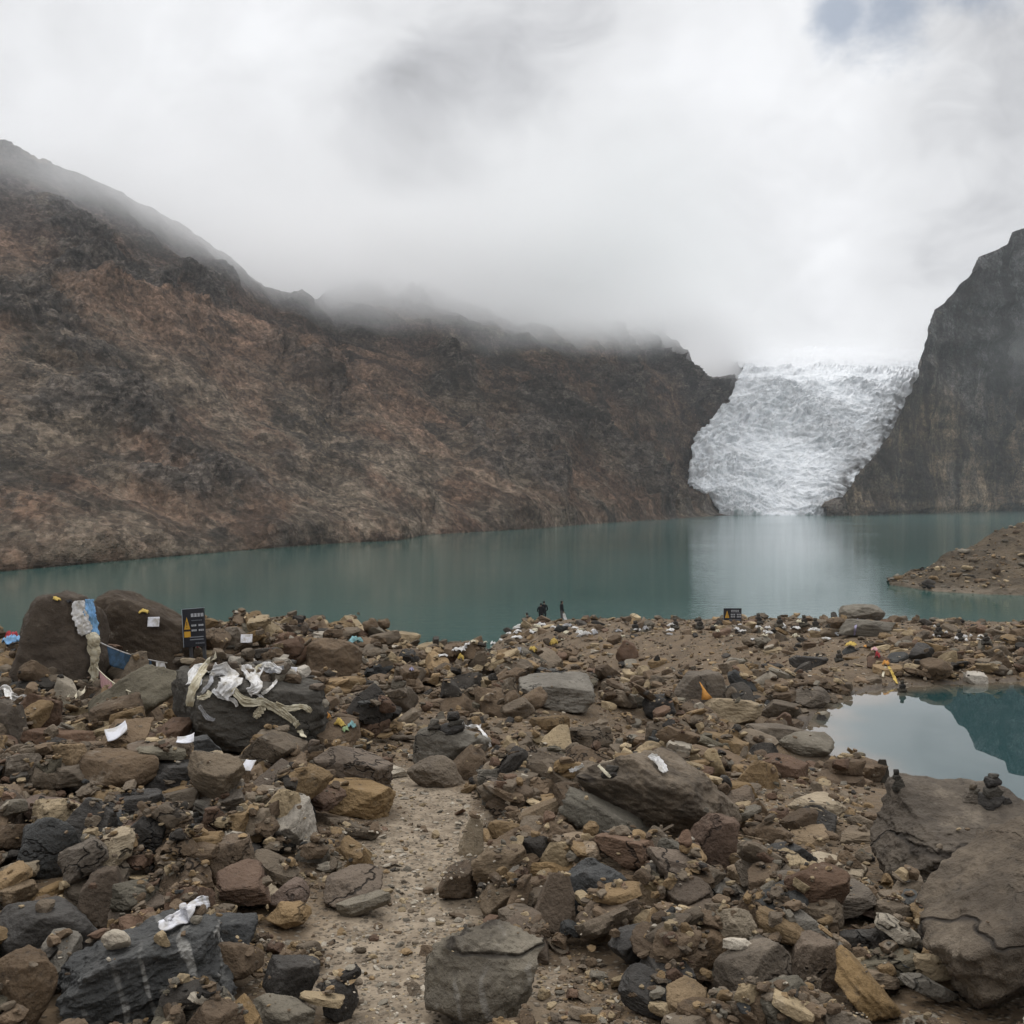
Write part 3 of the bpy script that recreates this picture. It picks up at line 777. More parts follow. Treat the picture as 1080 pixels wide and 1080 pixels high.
def stone_mat(key, tint=None, veins=0, name=None, fiss=0):
    m, t, b = material(name or 'stone_' + key)
    P = t.new('ShaderNodeNewGeometry').outputs['Position']
    O = t.new('ShaderNodeTexCoord').outputs['Object']
    rnd = t.new('ShaderNodeObjectInfo').outputs['Random']
    n1 = t.noise(P, 2.6, 5, .62); n2 = t.noise(P, 19, 5, .68)
    if tint is None:
        a, c2 = PAL[key]
        so = t.new('ShaderNodeSeparateXYZ'); t.link(O, so.inputs[0])
        lay = t.noise(t.mapping(O, (1.3, 1.3, 4.2), (.25, .15, 0)), 1, 4, .6, .9)
        c = t.mix(t.range(t.math('ADD', t.math('MULTIPLY', n1, .7), t.math('MULTIPLY', lay, .3)), .34, .64), a, c2)
        hv = t.new('ShaderNodeHueSaturation'); t.link(c, hv.inputs['Color'])
        t.put(hv.inputs['Value'], t.range(rnd, 0, 1, .78, 1.2, 'LINEAR')); t.put(hv.inputs['Saturation'], t.range(t.math('FRACT', t.math('MULTIPLY', rnd, 7.3)), 0, 1, .75, 1.1, 'LINEAR'))
        c = hv.outputs[0]
    else:
        c = t.attr(tint, 'Color'); lay = n1
        c = t.mix(1., c, t.ramp(t.range(n1, .3, .7), [(0, (.75,) * 3), (1, (1.22,) * 3)]), 'MULTIPLY')
    c = t.mix(t.range(n2, .30, .44, .55, 0), c, (.03, .025, .021))                 # pits and lichen-dark specks
    c = t.mix(t.range(t.noise(P, 6, 5, .7), .60, .74, 0, .40), c, (.30, .265, .215))  # rubbed pale patches and dust
    if veins:
        wv = t.new('ShaderNodeTexWave', wave_type='BANDS', bands_direction='X'); wv.inputs['Scale'].default_value = 2.1
        wv.inputs['Distortion'].default_value = 6.5; wv.inputs['Detail'].default_value = 3; wv.inputs['Detail Scale'].default_value = 1.6
        t.link(t.mapping(O, (1.6, 1, .45), (0, .3, .2)), wv.inputs['Vector'])
        vm = t.math('MULTIPLY', t.range(wv.outputs['Fac'], .90, 1.0), t.range(t.noise(O, 3.5, 4), .46, .62), clamp=True)
        c = t.mix(t.math('MULTIPLY', vm, veins), c, (.42, .40, .36))
    t.put(b.inputs['Base Color'], c)
    t.put(b.inputs['Roughness'], t.range(n2, .3, .7, .62 if key in ('slate', 'dark') else .85, .95)); b.inputs['Specular IOR Level'].default_value = .35 if key in ('slate', 'dark') else .2
    ck = t.math('ABSOLUTE', t.math('SUBTRACT', t.noise(t.mapping(P, (1, 1, 1.6), (.5, .3, .9)), 1.35, 5, .58), .5))
    ckm = t.math('MULTIPLY', t.range(ck, 0, .009, 1, 0), t.range(t.noise(P, .9, 2), .50, .60))
    c = t.mix(t.math('MULTIPLY', ckm, .8), c, (.012, .010, .008)); t.put(b.inputs['Base Color'], c)
    if fiss:
        c2k = t.math('ABSOLUTE', t.math('SUBTRACT', t.noise(t.mapping(P, (1, 1, 2.2), (.2, .9, .5)), .75, 4, .5), .5))
        c2m = t.math('MULTIPLY', t.range(c2k, 0, .010, 1, 0), t.range(t.noise(P, .7, 2), .44, .52))
        c = t.mix(t.math('MULTIPLY', c2m, .9), c, (.010, .008, .007)); ckm = t.math('MAXIMUM', ckm, c2m)
        mott = t.noise(P, 4.2, 7, .7)
        c = t.mix(t.range(mott, .42, .56, .55, 0), c, (.050, .041, .032)); c = t.mix(t.range(mott, .56, .68, 0, .55), c, (.20, .165, .125))
        n1 = t.math('ADD', n1, t.math('MULTIPLY', mott, 1.1)); t.put(b.inputs['Base Color'], c)
    hgt = t.math('ADD', t.math('MULTIPLY', t.math('SUBTRACT', n2, ckm), .5), t.math('ADD', t.math('MULTIPLY', lay, .35), t.math('MULTIPLY', t.noise(P, 70, 3, .6), .16)))
    t.link(t.bump(t.math('ADD', hgt, t.math('MULTIPLY', n1, .8)), .95, .045), b.inputs['Normal'])
    return m
for k in PAL: MAT[k] = stone_mat(k)
MAT['veined'] = stone_mat('slate', veins=.45, name='stone_slate_with_pale_veins')
MAT['streaked'] = stone_mat('grey', veins=.40, name='stone_grey_streaked', fiss=1)
MAT['fissured'] = stone_mat('greybrown', name='stone_fissured', fiss=1)
MAT['black'] = stone_mat('dark', veins=.0, name='stone_black')
MAT_TINT = stone_mat('brown', tint='tint', name='stone_mixed')

# ---------------------------------------------------------------- height raster (tan azimuth x log distance) for piling
RT0, RT1, RNT = -.80, .80, 1600
RL0, RL1, RNL = math.log(2.0), math.log(100.0), 1300
rt = np.linspace(RT0, RT1, RNT); rl = np.exp(np.linspace(RL0, RL1, RNL))
RX = rt[None] * rl[:, None]; RY = np.broadcast_to(rl[:, None], RX.shape)
RZ = ground_z(np.stack([RX.ravel(), RY.ravel()], -1)).reshape(RX.shape)
RG = RZ.copy()
RBIG = np.zeros(RX.shape, bool)

def rwin(x, y, r):
    t0 = (x - r) / max(y, .5); t1 = (x + r) / max(y, .5)
    i0 = int((math.log(max(y - r, 2.01)) - RL0) / (RL1 - RL0) * (RNL - 1)); i1 = int((math.log(max(y + r, 2.02)) - RL0) / (RL1 - RL0) * (RNL - 1)) + 2
    j0 = int((t0 - RT0) / (RT1 - RT0) * (RNT - 1)); j1 = int((t1 - RT0) / (RT1 - RT0) * (RNT - 1)) + 2
    return max(i0, 0), min(i1, RNL), max(j0, 0), min(j1, RNT)

def rest_z(x, y, a, b_, yaw, frac=.75):
    i0, i1, j0, j1 = rwin(x, y, max(a, b_))
    if i1 <= i0 or j1 <= j0: return float(ground_z([[x, y]])[0])
    dx = RX[i0:i1, j0:j1] - x; dy = RY[i0:i1, j0:j1] - y
    c, s = math.cos(yaw), math.sin(yaw)
    q = ((dx * c + dy * s) / a) ** 2 + ((-dx * s + dy * c) / b_) ** 2
    k = q < frac
    if not k.any(): return float(RZ[i0:i1, j0:j1].mean())
    return float(np.mean(RZ[i0:i1, j0:j1][k]))

def stamp(x, y, a, b_, yaw, ztop, h, big=False):
    i0, i1, j0, j1 = rwin(x, y, max(a, b_))
    if i1 <= i0 or j1 <= j0: return
    dx = RX[i0:i1, j0:j1] - x; dy = RY[i0:i1, j0:j1] - y
    c, s = math.cos(yaw), math.sin(yaw)
    q = ((dx * c + dy * s) / a) ** 2 + ((-dx * s + dy * c) / b_) ** 2
    k = q < 1
    zz = ztop - h * (1 - np.sqrt(np.clip(1 - q ** 1.5, 0, 1)))
    W = RZ[i0:i1, j0:j1]; W[k] = np.maximum(W[k], zz[k])
    if big: RBIG[i0:i1, j0:j1] |= (q < .9)

# ---------------------------------------------------------------- the stones one can point to
# image column, image row of the foot, width, height (photograph pixels), shape, material, yaw, roll, label, options
HERO = [
 (65, 734, 90, 104, 'barrel', 'darkbrown', 0, 0, 'tall rounded brown boulder with a blue and white scarf on its edge', dict(name='boulder', dr=.85, big=1, sd=3)),
 (142, 726, 140, 84, 'barrel', 'darkbrown', 0, 23, 'brown boulder sloping down right behind the hanging blue prayer flag', dict(name='boulder', dr=.55, back=.18, big=1, sd=14)),
 (150, 776, 116, 82, 'slab', 'greengrey', 12, -34, 'leaning grey slab between the blue flag and the scarf-draped boulder', dict(name='rock_slab', dr=.75, th=.42, big=1, sd=5)),
 (268, 802, 184, 108, 'block', 'darkgrey', 22, 3, 'big dark boulder topped with white scarves and small stones', dict(name='boulder', dr=.75, big=1, sd=22)),
 (690, 905, 190, 100, 'boulder', 'fissured', 12, 14, 'broad grey-brown boulder in the middle behind the long plank-like slab', dict(name='boulder', dr=.8, big=1, sd=31, rough=1.4)),
 (748, 924, 62, 66, 'boulder', 'redbrown', 0, 12, 'low reddish boulder end leaning against the broad grey-brown boulder', dict(name='boulder', sd=8)),
 (650, 915, 120, 64, 'slab', 'greengrey', -8, 26, 'long greenish grey plank-like slab tilted down to the right', dict(name='rock_slab', dr=.45, th=.24, sd=9)),
 (1012, 956, 205, 118, 'block', 'fissured', 14, 2, 'large grey-brown boulder with cairns on it beside the pond', dict(name='boulder', dr=.95, big=1, sd=45, rough=1.6)),
 (1086, 1090, 262, 160, 'slab', 'fissured', 8, -31, 'huge slanted cracked rock at the lower right edge', dict(name='boulder', dr=.75, th=.42, big=1, sd=12, rough=1.7)),
 (1034, 1060, 56, 62, 'boulder', 'dark', 0, 0, 'dark angular boulder against the huge slanted rock', dict(name='boulder')),
 (155, 1098, 200, 118, 'block', 'veined', 24, -7, 'dark slate outcrop with pale vertical veins at the lower left', dict(name='boulder', dr=.8, big=1, sd=29, rough=1.9)),
 (225, 1040, 90, 66, 'boulder', 'veined', 10, 6, 'dark slate hump behind the gravel, right of the pale-veined outcrop', dict(name='boulder', sd=19)),
 (45, 1034, 140, 76, 'boulder', 'black', 0, 4, 'black boulder at the left edge below the yellow slabs', dict(name='boulder', dr=.7, big=1, sd=21)),
 (26, 1098, 78, 80, 'round', 'brown', 0, 0, 'smooth brown boulder in the lower left corner', dict(name='boulder', sd=23)),
 (110, 984, 66, 62, 'wedge', 'brown', 10, 0, 'triangular brown rock above the pale-veined slate outcrop', {}),
 (250, 970, 90, 44, 'slab', 'tan', 12, -6, 'broad tan slab beside the sheet of white paper', dict(name='rock_slab', th=.2, sd=2)),
 (198, 1016, 44, 52, 'block', 'brown', 25, 4, 'small layered rock standing under the sheet of white paper', {}),
 (242, 938, 56, 52, 'block', 'brown', 28, -4, 'angular brown block with a flat top above the tan slab', dict(sd=27)),
 (203, 941, 42, 48, 'wedge', 'ochre', 0, 14, 'split ochre rock left of the angular flat-topped block', {}),
 (136, 936, 38, 30, 'slab', 'tan', 0, -14, 'small tan flat stone on top of the triangular brown rock', {}),
 (180, 902, 76, 42, 'slab', 'dark', 5, -18, 'long dark slab tilted above the angular flat-topped block', dict(name='rock_slab', th=.3, dr=.5)),
 (176, 868, 76, 32, 'slab', 'greybrown', 0, -12, 'long grey slab lying just above the long dark slab', dict(name='rock_slab', th=.25, dr=.5)),
 (52, 931, 68, 62, 'round', 'slate', 0, 0, 'rounded dark slate boulder left of the shiny upright slate', dict(name='boulder')),
 (60, 888, 94, 42, 'slab', 'redbrown', 0, 8, 'wide rusty brown slab above the rounded dark slate boulder', dict(name='rock_slab', th=.26, sd=4)),
 (131, 900, 30, 50, 'slab', 'veined', 0, 62, 'shiny upright slate piece right of the wide rusty slab', {}),
 (102, 915, 36, 28, 'block', 'ochre', 0, 0, 'small ochre block between the slate boulder and upright slate', {}),
 (52, 966, 50, 40, 'slab', 'ochre', 0, -20, 'yellow-ochre slab pieces above the black boulder', dict(th=.3)),
 (20, 934, 50, 24, 'slab', 'tan', 0, -10, 'tan slab at the left edge beside the rounded slate boulder', dict(th=.3)),
 (124, 1001, 30, 22, 'boulder', 'pale', 0, 0, 'small pale stone lying on the pale-veined slate outcrop', dict(onto=1)),
 (64, 802, 82, 30, 'slab', 'redbrown', 0, 6, 'wide flat brown rock below the dark red block at the left', dict(name='rock_slab', th=.3)),
 (124, 848, 84, 52, 'boulder', 'brown', 0, 8, 'broad brown rock left of the dark layered slabs', dict(sd=33)),
 (178, 832, 40, 34, 'boulder', 'greybrown', 0, 0, 'squat grey-brown rock below the leaning grey slab', {}),
 (202, 806, 70, 28, 'slab', 'slate', 0, -6, 'dark layered slabs in front of the leaning grey slab', dict(name='rock_slab', th=.35)),
 (46, 774, 42, 46, 'block', 'redbrown', 0, 0, 'dark red-brown block in front of the tall rounded boulder', {}),
 (12, 792, 40, 52, 'boulder', 'greybrown', 0, 0, 'grey-brown rock cut by the left edge beside the white cloth', {}),
 (8, 724, 26, 28, 'round', 'pale', 0, 0, 'pale rounded rock at the left edge beside the tall boulder', {}),
 (374, 852, 88, 40, 'slab', 'brown', 0, 14, 'overhanging flat brown slab pointing at the gravel path', dict(name='rock_slab', th=.3, dr=.7, lift=.1, sd=6)),
 (376, 864, 78, 28, 'block', 'ochre', 0, 6, 'ochre rock supporting the overhanging slab by the path', {}),
 (312, 868, 44, 42, 'block', 'dark', 20, -20, 'dark angular rock leaning left of the overhanging slab', {}),
 (358, 808, 30, 22, 'wedge', 'grey', 0, 0, 'pale grey rock at the right foot of the scarf-draped boulder', {}),
 (394, 822, 76, 12, 'slab', 'pale', 0, 0, 'long pale flat stone across the start of the path', dict(name='rock_slab', th=.12)),
 (394, 780, 36, 26, 'round', 'redbrown', 0, 0, 'dark red-brown rounded rock beside the bundle of coloured cloth', {}),
 (242, 692, 46, 32, 'boulder', 'greybrown', 0, 0, 'tan grey boulder right of the tall warning sign', {}),
 (262, 686, 40, 26, 'slab', 'ochre', 0, -25, 'sloping ochre slab behind the white-scarved stones', {}),
 (312, 676, 34, 22, 'boulder', 'brown', 0, 0, 'brown rock on the skyline left of the bay', {}),
 (352, 718, 66, 42, 'boulder', 'brown', 0, 0, 'big brown rock above the bundle of coloured cloth', dict(name='boulder')),
 (306, 702, 40, 34, 'boulder', 'redbrown', 0, 0, 'reddish rock behind the scarf-draped boulder', {}),
 (356, 690, 34, 20, 'boulder', 'brown', 0, 0, 'squared brown rock on the skyline by the teal cloth', {}),
 (430, 704, 24, 18, 'boulder', 'dark', 0, 0, 'dark rock on the bank above the bay', {}),
 (422, 752, 40, 30, 'boulder', 'greybrown', 0, 0, 'grey-brown rock at the head of the path', {}),
 (478, 816, 86, 52, 'round', 'grey', 10, 6, 'smooth wavy grey rock with a white scarf beside the path', dict(name='boulder', dr=.7, sd=51)),
 (462, 832, 66, 36, 'round', 'greybrown', 0, 10, 'low grey-brown rock in front of the wavy grey rock', {}),
 (586, 750, 82, 32, 'block', 'grey', 0, 4, 'long low grey boulder in the middle of the rubble', dict(name='boulder')),
 (546, 758, 38, 24, 'round', 'greybrown', 0, 0, 'rounded grey-brown rock left of the long low boulder', {}),
 (694, 762, 36, 30, 'round', 'dark', 0, 0, 'dark rounded rock between the tan stones and the long low boulder', {}),
 (702, 774, 24, 18, 'round', 'tan', 0, 0, 'small tan rounded rock beside the dark rounded rock', {}),
 (530, 714, 32, 20, 'boulder', 'brown', 0, 0, 'brown rock below the yellow and white scarves', {}),
 (478, 708, 28, 20, 'boulder', 'redbrown', 0, 0, 'dark reddish rock right of the bay', {}),
 (662, 698, 26, 22, 'wedge', 'redbrown', 0, 0, 'rusty red peaked rock below the small low sign', {}),
 (568, 884, 60, 34, 'slab', 'ochre', 20, -16, 'thick ochre slab at the left end of the plank-like slab', dict(name='rock_slab', th=.42)),
 (608, 928, 68, 34, 'slab', 'slate', 0, -8, 'dark grey layered slab above the black boulder', dict(name='rock_slab', th=.35)),
 (630, 976, 72, 64, 'boulder', 'slate', 0, 0, 'black slate boulder behind the ochre rocks in the middle', dict(name='boulder', sd=61)),
 (584, 990, 48, 64, 'wedge', 'brown', 0, 0, 'brown pyramid-shaped rock left of the black slate boulder', dict(sd=7)),
 (684, 976, 44, 46, 'wedge', 'ochre', 0, 0, 'ochre rock right of the black slate boulder', {}),
 (716, 938, 32, 38, 'block', 'tan', 30, 8, 'small upright tan block below the broad grey-brown boulder', {}),
 (732, 958, 40, 26, 'slab', 'ochre', 0, 10, 'ochre slab under the upright tan block', dict(th=.5)),
 (628, 998, 40, 38, 'boulder', 'ochre', 0, 0, 'rounded ochre-brown rock in front of the black slate boulder', {}),
 (697, 1010, 40, 46, 'wedge', 'ochre', 0, 0, 'pointed ochre rock above the small black block', {}),
 (666, 1028, 50, 40, 'boulder', 'dark', 0, 6, 'dark wedge of rock below the pointed ochre rock', {}),
 (688, 1047, 42, 28, 'block', 'dark', 0, 0, 'small black block with a flat wet-looking top', {}),
 (732, 998, 56, 44, 'block', 'brown', 0, 0, 'dark brown layered rock under a tan slab', {}),
 (777, 990, 46, 26, 'block', 'ochre', 0, 0, 'long brown-ochre block right of the dark layered rock', {}),
 (797, 1072, 90, 88, 'block', 'fissured', 24, 0, 'big grey-brown block with a pale flat stone on top', dict(name='boulder', sd=71)),
 (778, 1000, 32, 15, 'slab', 'pale', 0, 0, 'pale flat stone lying on the big grey-brown block', dict(onto=1)),
 (725, 1090, 48, 46, 'block', 'ochre', 0, 0, 'ochre block at the bottom edge beside the big grey-brown block', {}),
 (766, 1092, 44, 38, 'block', 'ochre', 15, 8, 'split ochre block at the bottom edge under the grey-brown block', {}),
 (512, 1094, 136, 104, 'boulder', 'streaked', 0, -6, 'grey boulder streaked with pale veins at the bottom of the path', dict(name='boulder', dr=.8, big=1, sd=84, rough=1.7)),
 (770, 864, 56, 40, 'block', 'ochre', 20, -12, 'squared ochre block with a small dark stone on top', dict(sd=13)),
 (764, 836, 16, 16, 'round', 'dark', 0, 0, 'small dark stone sitting on the squared ochre block', dict(onto=1)),
 (794, 880, 36, 32, 'wedge', 'brown', 0, -20, 'brown sloping rock right of the squared ochre block', {}),
 (792, 926, 48, 30, 'slab', 'ochre', 0, 4, 'layered ochre slab right of the reddish boulder end', dict(th=.5)),
 (768, 968, 46, 40, 'slab', 'streaked', 0, 30, 'pale-streaked slab leaning above the long brown-ochre block', dict(th=.4)),
 (735, 744, 62, 36, 'wedge', 'greybrown', 0, 0, 'brown peaked rock with an orange flag on its right side', dict(sd=4)),
 (772, 762, 66, 24, 'block', 'tan', 0, 3, 'long flat-topped tan rock left of the pond', {}),
 (824, 762, 48, 24, 'slab', 'greybrown', 0, 10, 'tilted flat rock at the left corner of the pond', dict(th=.4)),
 (824, 785, 78, 18, 'slab', 'greybrown', 0, 4, 'long flat slab reaching into the pond', dict(th=.18, dr=.4)),
 (852, 802, 60, 18, 'round', 'grey', 0, 0, 'low grey rocks between the puddle and the pond', {}),
 (866, 764, 12, 11, 'wedge', 'dark', 0, 0, 'small pointed rock standing in the pond', {}),
 (855, 748, 44, 22, 'boulder', 'greybrown', 0, 0, 'grey-brown rock at the far left edge of the pond', {}),
 (755, 825, 24, 36, 'slab', 'tan', 15, 70, 'upright tan slab above the squared ochre block', dict(th=.4)),
 (852, 706, 42, 14, 'slab', 'dark', 0, 4, 'dark flat rock beyond the pond', dict(th=.3)),
 (908, 656, 48, 16, 'round', 'grey', 0, 0, 'rounded grey rock standing at the lake edge', {}),
 (912, 672, 66, 18, 'slab', 'grey', 0, 4, 'flat grey slab below the rounded rock at the lake edge', dict(th=.25)),
 (880, 672, 30, 10, 'slab', 'greybrown', 0, 0, 'dark flat slab left of the grey slab at the lake edge', dict(th=.3)),
 (1028, 724, 24, 14, 'block', 'pale', 0, 0, 'pale block on the strip between pond and lake', {}),
 (972, 697, 30, 18, 'boulder', 'dark', 0, 0, 'dark rock on the strip between pond and lake', {}),
 (911, 1024, 56, 42, 'boulder', 'dark', 0, 0, 'dark rock with a whitish top in front of the huge slanted rock', {}),
 (858, 980, 48, 42, 'wedge', 'brown', 0, -8, 'brown peaked rock on the gravel left of the large pond boulder', {}),
 (855, 1052, 54, 60, 'block', 'brown', 20, 0, 'brown block right of the big grey-brown block', {}),
 (912, 1082, 72, 66, 'slab', 'ochre', 20, 46, 'ochre slab tilted steeply at the bottom right', dict(name='rock_slab', th=.4, sd=3)),
 (990, 1050, 34, 20, 'block', 'brown', 0, 0, 'small brown stone under the yellow flat stone', {}),
 (990, 1031, 54, 27, 'slab', 'tan', 0, 0, 'yellow flat stone stacked beside the dark angular boulder', dict(onto=1, th=.42)),
 (854, 892, 44, 42, 'slab', 'ochre', 0, -4, 'ochre slab half buried in the gravel slope', dict(th=.2)),
 (884, 960, 46, 22, 'slab', 'greybrown', 0, 6, 'dark flat stone on the gravel beside the peaked brown rock', dict(th=.3)),
 (902, 939, 24, 11, 'slab', 'tan', 0, 0, 'small yellow flat stone on the gravel slope', dict(th=.4)),
 (982, 1064, 66, 34, 'slab', 'grey', 0, 28, 'long grey slab in front of the yellow flat stone', dict(th=.25, dr=.4)),
 (952, 1022, 26, 32, 'slab', 'brown', 20, -50, 'small leaning brown slab at the foot of the slanted rock', {}),
 (306, 1066, 64, 62, 'block', 'dark', 24, 22, 'dark tilted block at the lower left of the path', dict(sd=5)),
 (356, 1080, 42, 44, 'block', 'dark', 0, 0, 'dark block leaning on the tilted block beside the path', {}),
 (298, 1096, 74, 46, 'slab', 'grey', 0, 8, 'pale grey slab at the bottom edge below the dark tilted block', dict(name='rock_slab', th=.35)),
 (303, 987, 48, 32, 'boulder', 'ochre', 0, 10, 'rusty ochre rock left of the path', {}),
 (372, 962, 66, 40, 'boulder', 'brown', 0, 0, 'brown rock with a flat left face beside the path', dict(sd=9)),
 (302, 970, 46, 36, 'boulder', 'redbrown', 0, 0, 'dark brown rock behind the rusty ochre rock', {}),
 (380, 922, 32, 26, 'wedge', 'ochre', 0, 10, 'small bright ochre rock on the soil left of the path', {}),
 (382, 887, 40, 18, 'slab', 'greybrown', 0, 14, 'flat grey-brown stone below the overhanging slab', dict(th=.3)),
 (332, 910, 36, 26, 'wedge', 'grey', 0, 0, 'grey rock on the gravel left of the bright ochre rock', {}),
 (296, 904, 40, 24, 'boulder', 'dark', 0, 0, 'dark grey rock below the dark angular leaning rock', {}),
 (500, 906, 28, 40, 'wedge', 'tan', 0, 10, 'upright tan rock at the right edge of the path', {}),
 (512, 930, 54, 34, 'boulder', 'slate', 0, 6, 'bluish dark rock at the right edge of the path', dict(sd=15)),
 (484, 952, 44, 40, 'boulder', 'brown', 0, 0, 'brown rock in front of the bluish dark rock', {}),
 (526, 972, 44, 38, 'boulder', 'ochre', 0, 0, 'ochre-brown rock right of the path below the bluish rock', {}),
 (384, 970, 60, 24, 'slab', 'grey', 0, -12, 'pale grey flat stone sunk in the path', dict(th=.25)),
 (326, 1023, 32, 16, 'slab', 'tan', 0, -6, 'small tan flat stone above the dark tilted block', dict(th=.35)),
]
HEROES = {}
BLOCKERS = []
def hero_place(i, e):
    px, py, wp, hp, kind, mk, yaw, roll, label, op = e
    onto = op.get('onto')
    if onto:
        bpy.context.view_layer.update()
        hit = None
        for dy in np.arange(0, -26, -1.5):                       # look upwards along the column for a face that can carry a stone
            ok, p_, n_, *_r = S.ray_cast(bpy.context.evaluated_depsgraph_get(), (0, 0, CAMZ), Vector(pix_dir(px, py + dy)).normalized())
            if ok and n_.z > .6: hit = p_; break
        g = np.array(hit) if hit is not None else gpt(px, py)
        g[2] = g[2] + .0
    else:
        g = gpt(px, py)
    d = g[1]; sc = d / F; W = wp * sc; H = hp * sc
    el = math.atan2(CAMZ - g[2], d)
    if kind == 'slab' or 'th' in op:
        th = op.get('th', .3) * W
        dep = op['dr'] * W if 'dr' in op else min(max((H - th * math.cos(el)) / max(math.sin(el), .12), .4 * W), 1.1 * W)
        if abs(roll) > 40: th = op.get('th', .35) * W * (hp / wp if hp > wp else 1); 
        dims = np.array([W, dep, th]); 
        if abs(roll) > 40: dims = np.array([max(W, H), dep, th])
    else:
        dep = op.get('dr', .85) * W
        hh = max((H - .45 * dep * math.sin(el)) / math.cos(el), .35 * W)
        dims = np.array([W, dep, hh * 1.22])
    rz, ry = math.radians(yaw), math.radians(roll)
    R = (Matrix.Rotation(math.radians(rng.uniform(-6, 6)), 3, 'X') @ Matrix.Rotation(ry, 3, 'Y') @ Matrix.Rotation(rz, 3, 'Z'))
    Rn = np.array(R)
    big = op.get('big') or wp > 110
    dirs, fc = ico7() if wp > 150 else ICO[6] if wp > 40 else ICO[5]
    v = rock_shape(dirs, op.get('sd', 100 + i), kind, op.get('rough', 1.0)) * dims / 2
    vr = v @ Rn.T
    ext = vr.max(0) - vr.min(0)
    s = W / ext[0]
    if abs(roll) < 40 or True:
        v[:, 0] *= 1; v *= s; vr *= s; ext *= s
    y = g[1] + ext[1] * (.5 if not onto else .0) + op.get('back', 0) * W; x = g[0] * (y / g[1])
    if onto: zb = g[2] - .06 * ext[2]
    else: zb = min(float(ground_z([[x, g[1]]])[0]), float(ground_z([[x, y]])[0])) - (.05 if kind == 'slab' else .13) * ext[2] + op.get('lift', 0)
    zc = zb - vr[:, 2].min()
    nm = op.get('name', 'rock')
    me = mesh_np(nm, v, fc)
    o = obj(nm, me, MAT[mk]); o.rotation_euler = R.to_euler(); o.location = (x, y, zc)
    tag(o, label, {'boulder': 'boulder', 'rock_slab': 'rock slab'}.get(nm, 'rock'))
    HEROES[label] = o
    top = zc + vr[:, 2].max()
    # stamp with the true outline: bin vertices
    tt_ = (vr[:, 0] + x) / (vr[:, 1] + y); ll = np.log(np.maximum(vr[:, 1] + y, 2.01))
    jj = ((tt_ - RT0) / (RT1 - RT0) * (RNT - 1)).astype(int); ii = ((ll - RL0) / (RL1 - RL0) * (RNL - 1)).astype(int)
    up = vr[:, 2] > np.median(vr[:, 2])
    stp = 3
    for di in range(-stp, stp + 1, 1):
        for dj in range(-stp, stp + 1, 1):
            a_, b_ = np.clip(ii[up] + di, 0, RNL - 1), np.clip(jj[up] + dj, 0, RNT - 1)
            np.maximum.at(RZ, (a_, b_), vr[up, 2] + zc)
    if wp > 44:
        for di in range(-5, 6):
            for dj in range(-5, 6): RBIG[np.clip(ii + di, 0, RNL - 1), np.clip(jj + dj, 0, RNT - 1)] = True
    return dict(label=label, px=px, py=py - hp / 2, w=wp, x=x, y=y, top=top, o=o, mk=mk)
HL = []
order = sorted(range(len(HERO)), key=lambda i: (1 if HERO[i][9].get('onto') else 0, -HERO[i][2]))
for i in order: HL.append(hero_place(i, HERO[i]))

# ---------------------------------------------------------------- loose rubble
KX = np.arange(-80, 1165, 4.0)
_ys = np.geomspace(2.0, 96, 900)
YT = np.zeros((len(KX), 500)); PYT = np.linspace(640, 1120, 500)
for a, kx in enumerate(KX):
    dx = (kx - 540) / F
    g = ground_z(np.stack([dx * _ys, _ys], -1))
    z = g - CAMZ; c, s = math.cos(PITCH), math.sin(PITCH)
    yc = _ys * c - z * s; zc = _ys * s + z * c           # into camera axes
    py = 540 - F * zc / yc
    pm_ = np.minimum.accumulate(py)
    YT[a] = np.interp(PYT, pm_[::-1], _ys[::-1])

def pix_ground(px, py):
    a = np.clip(np.round((px - KX[0]) / 4).astype(int), 0, len(KX) - 1)
    b_ = np.clip(((py - 640) / 480 * 499).astype(int), 0, 499)
    y = YT[a, b_] * (1 + rng.uniform(-.004, .004, len(px)))
    return np.stack([(px - 540) / F * y, y], -1)

def hi_px(d): return np.interp(np.log(d), np.log([2.5, 4, 6, 9, 14, 20, 30, 50, 80]), [60, 50, 46, 40, 30, 24, 17, 12, 9])

def sample(n, frac_world=.25):
    nw = int(n * frac_world); n1 = n - nw
    px = rng.uniform(-70, 1150, n1); py = 652 + (1110 - 652) * rng.uniform(0, 1, n1) ** 1.85
    P1 = pix_ground(px, py)
    yy_ = np.exp(rng.uniform(math.log(2.4), math.log(84), nw)); tt_ = rng.uniform(-.78, .78, nw)
    return np.concatenate([P1, np.stack([tt_ * yy_, yy_], -1)])

def drop_bad(P, allow_path, allow_soil, margin=.02):
    tq = P[:, 0] / P[:, 1]
    P = P[~((tq > .365) & (tq < .72) & (P[:, 1] > 4.6) & (P[:, 1] < 10.6) & (rng.uniform(0, 1, len(P)) < .97))]
    g = ground_z(P)
    water = np.minimum(sdist(P, POND), sdist(P, PUD))
    keep = (g > .06) & (water > margin)
    keep |= (water > -.25) & (water <= .02) & (rng.uniform(0, 1, len(P)) < .10)
    keep &= (g > .06)
    keep &= rng.uniform(0, 1, len(P)) > path_mask(P) * (1 - allow_path)
    keep &= rng.uniform(0, 1, len(P)) > soil_mask(P) * (1 - allow_soil)
    return P[keep]

def big_here(P):
    j = np.clip(((P[:, 0] / P[:, 1] - RT0) / (RT1 - RT0) * (RNT - 1)).astype(int), 0, RNT - 1)
    i = np.clip(((np.log(P[:, 1]) - RL0) / (RL1 - RL0) * (RNL - 1)).astype(int), 0, RNL - 1)
    return RBIG[i, j], RZ[i, j], RG[i, j]

